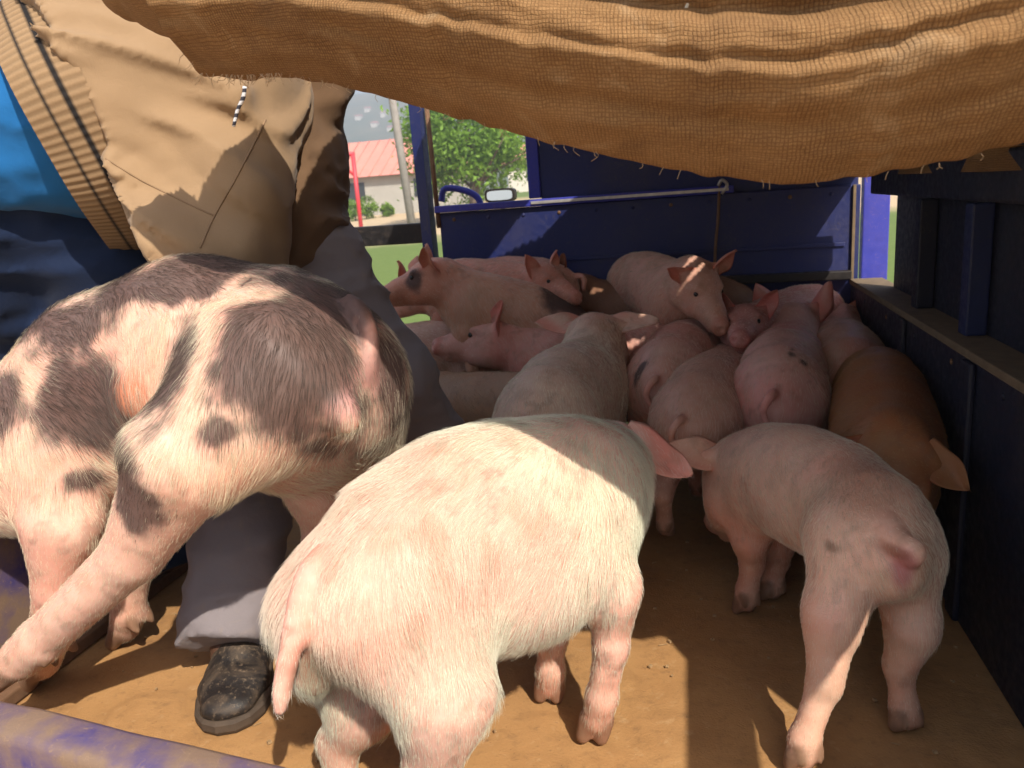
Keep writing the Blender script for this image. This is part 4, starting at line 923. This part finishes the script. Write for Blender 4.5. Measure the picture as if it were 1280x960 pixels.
def shoe_upper(heel, d, sd, L, zs, wk=1.0):
    B = Body(); p = lambda t, z, o=0: heel + d * L * t + V(0, 0, zs + z) + sd * o
    B.cone(p(0.13, 0.045), p(0.42, 0.045), 0.034, 0.036, 0.02); B.cone(p(0.42, 0.045), p(0.74, 0.036), 0.038, 0.043, 0.025, side=(0, 0, 1), ax=0.72); B.cone(p(0.74, 0.036), p(0.88, 0.033), 0.043, 0.036, 0.02, side=(0, 0, 1), ax=0.62)
    B.cone(p(0.16, 0.06), p(0.20, 0.115), 0.036, 0.040, 0.02); B.cone(p(0.25, 0.10), p(0.60, 0.055), 0.033, 0.028, 0.02)
    B.planes = [(p(0.5, 0.024), (0, 0, -1), 1.0), (p(0.2, 0.125), (0, 0, 1), 1.0)]
    v, f = B.mesh(0.005, disp=lambda P: (fbm(P, 45, 4, 2) - 0.5) * 0.004); o = (v - heel) @ sd; return v + np.outer(o * (wk - 1), sd), f

# person in the tan jacket, bent over the spotted pig
pa = tag(empty('person', (-1.05, 1.45, 0)), 'person in a tan jacket and blue shirt bending over the spotted pig', 'person', 'people handling the pigs')
A_hem, A_mid, A_ch, A_nk = pt(122, 150, 1.46), pt(195, 126, 1.49), pt(240, 120, 1.50), pt(325, 40, 1.58)
A_ax = unit(A_mid - A_hem)
A_pel = pt(-90, 230, 1.52)
A_sh, A_el, A_wr = pt(280, 165, 1.43), pt(296, 285, 1.38), pt(320, 400, 1.40)
A_sh2, A_el2, A_wr2 = pt(150, 200, 1.70), pt(60, 360, 1.78), pt(110, 480, 1.66)
kneeL, ankL, toeL = pt(60, 480, 1.75), onz(215, 690, 0.08), onz(190, 715, 0.03)
kneeR, ankR, toeR = pt(20, 480, 1.95), onz(215, 645, 0.08), onz(190, 665, 0.03)
hipL, hipR = pt(-60, 275, 1.46), pt(-90, 275, 1.60)
human(pa, A_pel, A_ch, pt(330, 55, 1.58), pt(372, 5, 1.60), unit(V(0.5, 0.6, -0.4)), [(hipL, kneeL, ankL, toeL), (hipR, kneeR, ankR, toeR)], [(A_sh, A_el, A_wr, V(0, -1, 0)), (A_sh2, A_el2, A_wr2, V(0, -1, 0))], M['person_skin'])
def jacketA(B):
    B.chain([A_hem - A_ax * 0.12, A_hem, A_mid, A_ch], [0.215, 0.232, 0.245, 0.215], 0.05); B.cone(pt(180, 235, 1.45), pt(275, 245, 1.43), 0.135, 0.12, 0.06); B.cone(A_ch, A_nk, 0.165, 0.085, 0.05)
    B.cone(A_ch * 0.4 + A_sh * 0.6, A_sh, 0.12, 0.105, 0.05); B.chain([A_sh, A_el, A_wr], [0.100, 0.085, 0.060], 0.03)
    B.chain([A_sh2, A_el2, A_wr2], [0.09, 0.075, 0.055], 0.03)
    # soft gathered folds between the waistband and the shoulder
    for a, b, r in (((105, 60), (310, 240), 0.022), ((118, 120), (255, 255), 0.018), ((130, 235), (250, 280), 0.026), ((150, 300), (300, 318), 0.045), ((120, 20), (300, 120), 0.02), ((205, 310), (300, 315), 0.05)):
        B.cone(pt(*a, 1.302), pt(*b, 1.318), r, r * 0.6, 0.045)
A_e1 = unit(np.cross(A_ax, V(0, 0, 1))); A_e2 = np.cross(A_e1, A_ax)
def dispA(P):
    q = P - A_hem; t = q @ A_ax; ang = np.arctan2(q @ A_e2, q @ A_e1) * 0.22
    near_ = np.exp(-np.maximum(t, 0) / 0.07)
    uu = np.stack([ang * 1.0 + t * 0.55, t * 0.22, 0 * t], 1)
    r1 = fbm(uu, 14, 6, 3); rid = 1 - np.abs(r1 - 0.5) * 4; rid = np.clip(rid, 0, 1) ** 2
    gath = np.abs(np.sin(ang * 210 + 3 * vnoise(P, 20, 2))) * 0.007 * np.exp(-np.maximum(t, 0) / 0.022)
    return rid * 0.030 * (0.45 + 0.55 * near_) + gath + (fbm(P * np.array([9, 9, 20]), 1.0, 6, 3) - 0.5) * 0.016
jk, jv, jf = garment('jacket', pa, M['tan'], jacketA, 0.0075, dispA, [(A_hem + A_ax * 0.01, -A_ax, 0.5)])
def m_rib():
    g = N('ribbed_waistband'); a = g.n('ShaderNodeAttribute', attribute_name='Col'); co = g.coord(); f = g.noise(co, 400, 2)
    g.set(Base_Color=g.mix(f, a.outputs['Color'], g.mix(1.0, a.outputs['Color'], (0.75, 0.72, 0.7), 'MULTIPLY')), Roughness=0.9, Specular_IOR_Level=0.15); return g.m
M['rib'] = m_rib()
def waistband(root, c, axd, r0, r1, wid, name='waistband'):
    e1 = unit(np.cross(axd, V(0, 0, 1))); e2 = np.cross(e1, axd); vs, cs = [], []; nA, nW = 420, 22
    for j in range(nW):
        t = j / (nW - 1); rr_ = r0 + (r1 - r0) * t + 0.006 * math.sin(t * math.pi)
        for i in range(nA):
            an = 2 * math.pi * i / nA; rib = 0.0022 * (0.5 + 0.5 * math.cos(an * 105)); q = rr_ + rib + 0.010 * math.sin(an * 3 + 1) + 0.004 * math.sin(an * 7)
            vs.append(c - axd * wid * t + (e1 * math.cos(an) + e2 * math.sin(an)) * q)
            dk = 1.0 if (0.30 < t < 0.40 or 0.62 < t < 0.71) else 0.0
            b = np.array([0.31, 0.205, 0.115]) * (0.72 + 0.28 * (0.5 + 0.5 * math.cos(an * 105))); cs.append(b * (1 - dk) + np.array([0.02, 0.018, 0.018]) * dk)
    fs = [[j * nA + i, j * nA + (i + 1) % nA, (j + 1) * nA + (i + 1) % nA, (j + 1) * nA + i] for j in range(nW - 1) for i in range(nA)]
    return mesh_obj(name, vs, fs, M['rib'], root, True, np.array(cs))
waistband(pa, A_hem + A_ax * 0.02, A_ax, 0.236, 0.214, 0.105)
def shirtA(B): B.chain([A_hem + A_ax * 0.05, pt(-20, 176, 1.46), pt(-120, 190, 1.48)], [0.190, 0.180, 0.18], 0.04)
garment('shirt', pa, M['shirt'], shirtA, 0.009, folds(3, 0.010, (6, 6, 12)), [(pt(30, 270, 1.47), unit(-UP), 0.8)])
def trousA(B):
    B.chain([A_hem - A_ax * 0.06, A_pel], [0.135, 0.16], 0.05); B.cone(A_pel, hipL, 0.15, 0.125, 0.04); B.cone(A_pel, hipR, 0.15, 0.125, 0.04)
    B.chain([hipL, kneeL, ankL], [0.13, 0.095, 0.08], 0.03); B.chain([hipR, kneeR, ankR], [0.125, 0.09, 0.08], 0.03)
    B.cone(pt(20, 240, 1.52), pt(140, 340, 1.60), 0.11, 0.11, 0.04); B.cone(pt(140, 340, 1.62), kneeL, 0.12, 0.10, 0.04)
garment('trousers', pa, M['navy'], trousA, 0.010, folds(9, 0.018, (5, 5, 13)), [(ankL - V(0, 0, 0.015), (0, 0, -1), 0.25), (ankR - V(0, 0, 0.015), (0, 0, -1), 0.25)])
shoe(pa, onz(218, 685), onz(180, 740)); shoe(pa, onz(218, 640), onz(185, 685))
# seams laid on the jacket
bvh = BVHTree.FromPolygons([Vector(p) for p in jv], [list(map(int, q)) for q in jf])
def seam(px, n=26, r=0.0016):
    P = catmull([V(x, y, 0) for x, y in px], n); out = []
    for q in P:
        h = bvh.ray_cast(Vector(CAM), Vector(ray(q[0], q[1])).normalized())
        if h[0] is not None: out.append(np.array(h[0]) + np.array(h[1]) * 0.0004)
    if len(out) > 3: tube('seam', out, r, M['thread'], jk, 6)
seam([(112, 185), (170, 222), (225, 250), (268, 270)]); seam([(332, 150), (312, 190), (290, 232), (268, 270), (250, 310)]); seam([(128, 260), (148, 300), (160, 335)])

# person in the dark jacket and grey trousers, standing astride behind
pb = tag(empty('person', (-0.75, 1.55, 0)), 'person in a dark brown jacket and grey trousers standing behind the spotted pig', 'person', 'people handling the pigs')
B_pel, B_ch, B_nk = pt(340, 318, 1.66), pt(322, 90, 1.66), pt(322, -30, 1.66)
B_hl, B_kl, B_al = pt(330, 370, 1.64), pt(312, 590, 1.56), onz(318, 800, 0.10)
B_hr, B_kr, B_ar = pt(385, 335, 1.64), pt(486, 478, 1.66), onz(590, 632, 0.09)
cuff = pt(282, 806, 1.40)
B_al = cuff + V(0.0, 0.02, 0.0)
B_s1, B_e1, B_w1 = pt(372, 30, 1.60), pt(392, 118, 1.62), pt(430, 10, 1.66)
B_s2, B_e2, B_w2 = pt(270, 40, 1.72), pt(240, 160, 1.75), pt(250, 290, 1.70)
human(pb, B_pel, B_ch, B_nk, pt(345, -120, 1.64), unit(V(0.1, -1, -0.4)), [(B_hl, B_kl, B_al - V(0, 0, 0.02), onz(312, 818, 0.05)), (B_hr, B_kr, B_ar, onz(640, 650, 0.03))], [(B_s1, B_e1, B_w1, V(1, 0, 0)), (B_s2, B_e2, B_w2, V(0, -1, 0))], M['person_skin'])
def jacketB(B):
    B.chain([pt(340, 335, 1.66), pt(332, 200, 1.66), B_ch], [0.150, 0.150, 0.160], 0.05); B.cone(B_ch, B_nk, 0.13, 0.07, 0.05); B.cone(pt(328, 190, 1.62), pt(346, 292, 1.60), 0.125, 0.132, 0.05)
    B.chain([B_ch * 0.4 + B_s1 * 0.6, B_s1, B_e1, B_w1], [0.10, 0.085, 0.066, 0.05], 0.03); B.chain([B_s2, B_e2, B_w2], [0.085, 0.072, 0.055], 0.03)
garment('jacket', pb, M['brown'], jacketB, 0.009, folds(13, 0.018, (6, 6, 11)), [(pt(352, 345, 1.66), (0, 0, -1), 0.5)])
def trousB(B):
    B.chain([pt(352, 270, 1.66), B_pel], [0.13, 0.145], 0.04); B.cone(B_pel, B_hl, 0.13, 0.115, 0.04); B.cone(B_pel, B_hr, 0.13, 0.115, 0.04)
    B.chain([B_hl, B_kl, cuff - (B_kl - cuff) * 0.1], [0.115, 0.092, 0.078], 0.03); B.chain([B_hr, B_kr, B_ar], [0.115, 0.094, 0.078], 0.03)
garment('trousers', pb, M['grey'], trousB, 0.008, folds(17, 0.012, (5, 5, 15), 0.005), [(cuff, cuff - B_kl, 0.2), (B_ar - V(0, 0, 0.01), (0, 0, -1), 0.25)])
_h, _t = onz(326, 782), onz(283, 922); _a = _h + (_t - _h) * 0.24
garment('sock', pb, M['black'], lambda B: B.cone(_a + V(0, 0, 0.08), cuff * 0.7 + _a * 0.3 + V(0, 0, 0.06), 0.040, 0.044, 0.02), 0.008)
shoe(pb, _h, _t, wk=1.28); shoe(pb, onz(565, 620), onz(650, 655))

# ------------------------------------------------------------------ outside: ground, school yard, tree, hill
def gz(d): return -1.05 + 0.0325 * np.minimum(d, 60) + 0.002 * np.maximum(np.minimum(d, 400) - 60, 0)
def m_ground():
    g = N('grass_and_earth'); co = g.coord(); a = g.noise(co, 0.35, 5, 0.6); b = g.noise(co, 6, 5, 0.7); sep = g.n('ShaderNodeSeparateXYZ'); g.l(co, sep.inputs[0])
    gr = g.mix(b, (0.075, 0.125, 0.03), (0.16, 0.20, 0.06)); ea = g.mix(b, (0.40, 0.29, 0.17), (0.52, 0.40, 0.26))
    yard = g.ramp(g.math('MULTIPLY', g.math('ADD', sep.outputs[1], g.math('MULTIPLY', a, 6.0)), 1 / 60.0), [(0.10, 1.0), (0.16, 0.0), (0.40, 0.0), (0.46, 1.0), (0.80, 1.0), (0.90, 0.0)])
    g.set(Base_Color=g.mix(yard, gr, ea), Roughness=0.95, Specular_IOR_Level=0.1); g.bump(b, 0.4, 0.03); return g.m
rad_ = np.concatenate([[0.0], np.geomspace(1.0, 690, 60)]); nA = 96
vs = []; fs = []
for r in rad_:
    for i in range(nA):
        an = 2 * math.pi * i / nA; x, y = r * math.cos(an), r * math.sin(an); vs.append((x, y, gz(max(y, 0) if y > 0 else 0) - 0.0))
for j in range(len(rad_) - 1):
    for i in range(nA): fs.append([j * nA + i, (j + 1) * nA + i, (j + 1) * nA + (i + 1) % nA, j * nA + (i + 1) % nA])
tag(mesh_obj('ground', vs, fs, m_ground()), kind='structure')
def m_hill():
    g = N('wooded_hillside'); co = g.coord(); a = g.noise(co, 0.035, 6, 0.65); b = g.noise(co, 0.25, 5, 0.7)
    g.set(Base_Color=g.mix(g.ramp(a, [(0.4, 0.0), (0.65, 1.0)]), g.mix(b, (0.025, 0.05, 0.02), (0.06, 0.10, 0.035)), (0.16, 0.14, 0.07)), Roughness=1.0, Specular_IOR_Level=0.0); return g.m
nx_, ny_ = 160, 60; vs = []; fs = []
def hillz(x, y):
    t = (y - 230) / 420.0; x, y = np.asarray(x, float), np.asarray(y, float); q = np.stack([x, y, 0 * x], -1); k = smooth(0, 1, t) * (0.72 + 0.5 * fbm(q, 0.004, 5, 4)); return gz(400) - 1.2 + 80 * k + 6 * (fbm(q, 0.02, 8, 3) - 0.5) * np.clip(t * 6, 0, 1)
gx, gy = np.meshgrid(np.linspace(-900, 900, nx_), np.linspace(230, 680, ny_)); vs = np.stack([gx, gy, hillz(gx, gy)], -1).reshape(-1, 3)
fs = [[j * nx_ + i, j * nx_ + i + 1, (j + 1) * nx_ + i + 1, (j + 1) * nx_ + i] for j in range(ny_ - 1) for i in range(nx_ - 1)]
tag(mesh_obj('hill', vs, fs, m_hill()), kind='structure')
M['roofred'] = m_plain('faded_red_roof', (0.55, 0.22, 0.17), 0.7, 0, 0.15, 2); M['wallgrey'] = m_plain('grey_render', (0.36, 0.34, 0.30), 0.9, 0, 0.15, 1.5)
M['wallpale'] = m_plain('pale_render', (0.62, 0.56, 0.48), 0.9, 0, 0.12, 1.0); M['darkwin'] = m_plain('dark_window', (0.03, 0.035, 0.04), 0.15); M['redpaint'] = m_plain('red_pipe_paint', (0.55, 0.035, 0.05), 0.5)
M['pole'] = m_plain('weathered_pole', (0.28, 0.25, 0.23), 0.9, 0, 0.3, 6); M['bark'] = m_plain('bark', (0.10, 0.07, 0.05), 0.95, 0, 0.4, 9)
def m_leaf(name, c):
    g = N(name); oi = g.n('ShaderNodeAttribute', attribute_name='Col'); g.set(Base_Color=g.mix(1.0, c, oi.outputs['Color'], 'MULTIPLY'), Roughness=0.6, Specular_IOR_Level=0.25)
    tr = g.n('ShaderNodeBsdfTranslucent'); g.l(g.mix(1.0, (c[0] * 1.5, c[1] * 1.6, c[2]), oi.outputs['Color'], 'MULTIPLY'), tr.inputs[0]); mx = g.n('ShaderNodeMixShader'); mx.inputs[0].default_value = 0.35
    g.l(g.p.outputs[0], mx.inputs[1]); g.l(tr.outputs[0], mx.inputs[2]); g.l(mx.outputs[0], g.out.inputs[0]); return g.m
M['leaf'] = m_leaf('leaf', (0.15, 0.26, 0.04)); M['leafb'] = m_leaf('bush_leaf', (0.16, 0.26, 0.03))
def house(label, c, w, d, h, rh, wall, roof, wins, over=0.4):
    """c: middle of the front wall at the ground; hipped roof, ridge along X"""
    x, y, z = c; r = tag(empty('house', c), label, 'house')
    box('wall', (x - w / 2, y, z - 0.3), (x + w / 2, y + d, z + h), wall, r, 0.02)
    o = over; zz = z + h + 0.01; vs = [(x - w / 2 - o, y - o, zz), (x + w / 2 + o, y - o, zz), (x + w / 2 + o, y + d + o, zz), (x - w / 2 - o, y + d + o, zz), (x - w / 2 + d * 0.2, y + d / 2, zz + rh), (x + w / 2 - d * 0.2, y + d / 2, zz + rh)]
    rf = mesh_obj('roof', vs, [[0, 1, 5, 4], [1, 2, 5], [2, 3, 4, 5], [3, 0, 4], [3, 2, 1, 0]], roof, r, False)
    for i in range(int(w / 0.6)):
        t = i / (w / 0.6); xx = x - w / 2 + w * t; k = 0.97
        x1 = min(max(xx, x - w / 2 + d * 0.2), x + w / 2 - d * 0.2); tube('roof_rib', [(xx, y - o, zz + 0.03), (x1, y + d / 2, zz + rh + 0.02)], 0.035, roof, rf, 5)
    for (u, v, ww, hh) in wins:
        b_ = box('window', (x + u - ww / 2, y - 0.04, z + v), (x + u + ww / 2, y - 0.005, z + v + hh), M['darkwin'], r, 0.0); box('frame', (x + u - 0.03, y - 0.06, z + v), (x + u + 0.03, y - 0.042, z + v + hh), M['wallpale'], b_, 0.0)
    return r
def base(px, py, D): p = at(px, py, D); return V(p[0], p[1], gz(p[1]))
hb = base(455, 268, 41)
house('low grey house with a faded red hipped roof across the yard', (hb[0], hb[1], hb[2]), 9.5, 6.5, 1.95, 2.0, M['wallgrey'], M['roofred'], [(-3, 0.8, 1.0, 0.9), (-0.3, 0.8, 1.0, 0.9), (3.4, 0.8, 1.0, 0.9)])
hb = base(668, 250, 62)
house('small pale house with an orange roof right of the tree', (hb[0] + 1.5, hb[1], hb[2]), 7, 6, 2.2, 1.9, M['wallpale'], M['roofred'], [(-1.5, 0.8, 1.0, 0.9), (1.5, 0.8, 1.0, 0.9)])
# goal frame and utility pole
gp = base(450, 272, 26); t = tag(empty('goal_frame', gp), 'red painted metal goal frame standing in the yard', 'goal')
top = at(436, 194, 26); tube('post', [gp - V(0, 0, 0.1), V(gp[0], gp[1], top[2])], 0.07, M['redpaint'], t); tube('post', [gp + V(-2.6, 0.2, -0.1), V(gp[0] - 2.6, gp[1] + 0.2, top[2])], 0.07, M['redpaint'], t)
tube('crossbar', [V(gp[0] + 0.05, gp[1], top[2]), V(gp[0] - 2.65, gp[1] + 0.2, top[2])], 0.07, M['redpaint'], t); tube('brace', [V(gp[0], gp[1], top[2] - 0.7), V(gp[0] - 0.8, gp[1] + 0.06, top[2])], 0.045, M['redpaint'], t)
up_ = base(516, 278, 24); t = tag(empty('utility_pole', up_), 'grey utility pole standing in front of the tree', 'pole')
tube('pole', [up_ - V(0, 0, 0.2), up_ + V(-0.25, 0, 4), up_ + V(-0.45, 0, 8)], [0.13, 0.12, 0.09], M['pole'], t); tube('crossarm', [up_ + V(-1.2, 0, 7.4), up_ + V(0.4, 0, 7.4)], 0.06, M['pole'], t)
def leaves(center, radii, n, size, seed, clumps=40):
    rng = np.random.default_rng(seed); cc = rng.normal(0, 1, (clumps, 3)); cc /= np.linalg.norm(cc, axis=1, keepdims=True); cc *= rng.uniform(0.25, 0.95, (clumps, 1)) ** 0.6
    k = rng.integers(0, clumps, n); p = cc[k] + rng.normal(0, 0.15, (n, 3)); P = center + p * np.asarray(radii)
    d = rng.normal(0, 1, (n, 3)) + np.array([0, 0, 0.6]); d /= np.linalg.norm(d, axis=1, keepdims=True); e = np.cross(d, rng.normal(0, 1, (n, 3))); e /= np.linalg.norm(e, axis=1, keepdims=True); g_ = np.cross(d, e); sz = size * rng.uniform(0.6, 1.4, (n, 1))
    q = np.stack([P - e * sz, P + g_ * sz * 0.45, P + e * sz, P - g_ * sz * 0.45], 1).reshape(-1, 3); f = np.arange(4 * n).reshape(-1, 4)
    tone = (0.6 + 0.7 * rng.random(clumps))[k] * rng.uniform(0.75, 1.25, n); cols = np.repeat(np.stack([tone, tone, tone * 0.9], 1), 4, 0); return q, f, cols
tb = base(590, 268, 28); t = tag(empty('tree', tb), 'broad leafy green tree beyond the front of the truck', 'tree')
cc = at(588, 178, 28.5)
P = catmull([tb - V(0, 0, 0.2), tb * 0.5 + cc * 0.5 + V(0.1, 0, 0), cc], 8); v, f = tube_mesh(P, np.linspace(0.22, 0.10, 8), 10); allv, allf = [v], list(f); off = len(v)
for i in range(9):
    a = i * 0.7; st = P[3 + i % 4]; v, f = tube_mesh(catmull([st, st + V(math.cos(a) * 0.8, math.sin(a) * 0.8, 0.6), st + V(math.cos(a) * 1.9, math.sin(a) * 1.9, 1.0 + 0.3 * (i % 3))], 6), np.linspace(0.08, 0.02, 6), 6); allv.append(v); allf += [[x + off for x in q] for q in f]; off += len(v)
mesh_obj('trunk', np.concatenate(allv), allf, M['bark'], t)
v, f, c = leaves(cc + V(0, 0, 0.5), (2.6, 2.4, 2.5), 16000, 0.10, 5, 70); mesh_obj('crown', v, f, M['leaf'], t, False, c)
for i, (px, py, D, r, lab) in enumerate(((458, 256, 38, 0.55, 'larger round yellow green bush against the grey house'), (485, 262, 38.5, 0.34, 'smaller round yellow green bush against the grey house'), (444, 258, 37, 0.5, 'dark green bush beside the red goal frame'))):
    bb = base(px, 268, D); t = tag(empty('bush', bb), lab, 'bush', 'bushes along the house wall')
    v, f, c = leaves(bb + V(0, 0, r), (r, r, r), 1800, 0.055, 40 + i, 30); mesh_obj('foliage', v, f, M['leafb'] if i < 2 else M['leaf'], t, False, c)
    tube('stem', [bb, bb + V(0, 0, r)], 0.03, M['bark'], t, 6)
rng = np.random.default_rng(21)
wordy = ['leftmost', 'second from left', 'middle one', 'second from right', 'rightmost']
spots_ = [(449, 150), (460, 139), (469, 158), (480, 146), (489, 163)]
for i, (px, py) in enumerate(spots_):
    DD = np.arange(235, 680, 2.0); pp = CAM + ray(px, py) * DD[:, None]; below = np.nonzero(pp[:, 2] < hillz(pp[:, 0], pp[:, 1]))[0]; hit = pp[below[0]] if len(below) else None
    if hit is None: continue
    w_ = rng.uniform(2.2, 3.6); x, y, z = hit; z = float(hillz(x, y)); r = tag(empty('house', (x, y, z)), f'tiny pale house on the hazy hillside, {wordy[i]} of five', 'house', 'houses on the far hill')
    box('wall', (x - w_ / 2, y - 2.5, z - 3), (x + w_ / 2, y + 2.5, z + 1.6), M['wallpale'], r, 0.0)
    mesh_obj('roof', [(x - w_ / 2 - .3, y - 2.9, z + 1.65), (x + w_ / 2 + .3, y - 2.9, z + 1.65), (x + w_ / 2 + .3, y + 2.9, z + 1.65), (x - w_ / 2 - .3, y + 2.9, z + 1.65), (x - w_ / 2, y, z + 2.6), (x + w_ / 2, y, z + 2.6)], [[0, 1, 5, 4], [1, 2, 5], [2, 3, 4, 5], [3, 0, 4], [3, 2, 1, 0]], M['roofred'], r, False)
# the hazy air
HAZE = True
if HAZE:
    g = N('haze_air'); g.t.nodes.remove(g.p); vo = g.n('ShaderNodeVolumePrincipled'); vo.inputs['Color'].default_value = (0.86, 0.92, 1.0, 1); vo.inputs['Density'].default_value = 0.0030; vo.inputs['Anisotropy'].default_value = 0.2
    g.l(vo.outputs[0], g.out.inputs['Volume'])
    tag(box('haze', (-960, -760, -4), (960, 760, 112), g.m, None, 0.0), 'pale blue haze in the valley air', None, None, 'stuff')
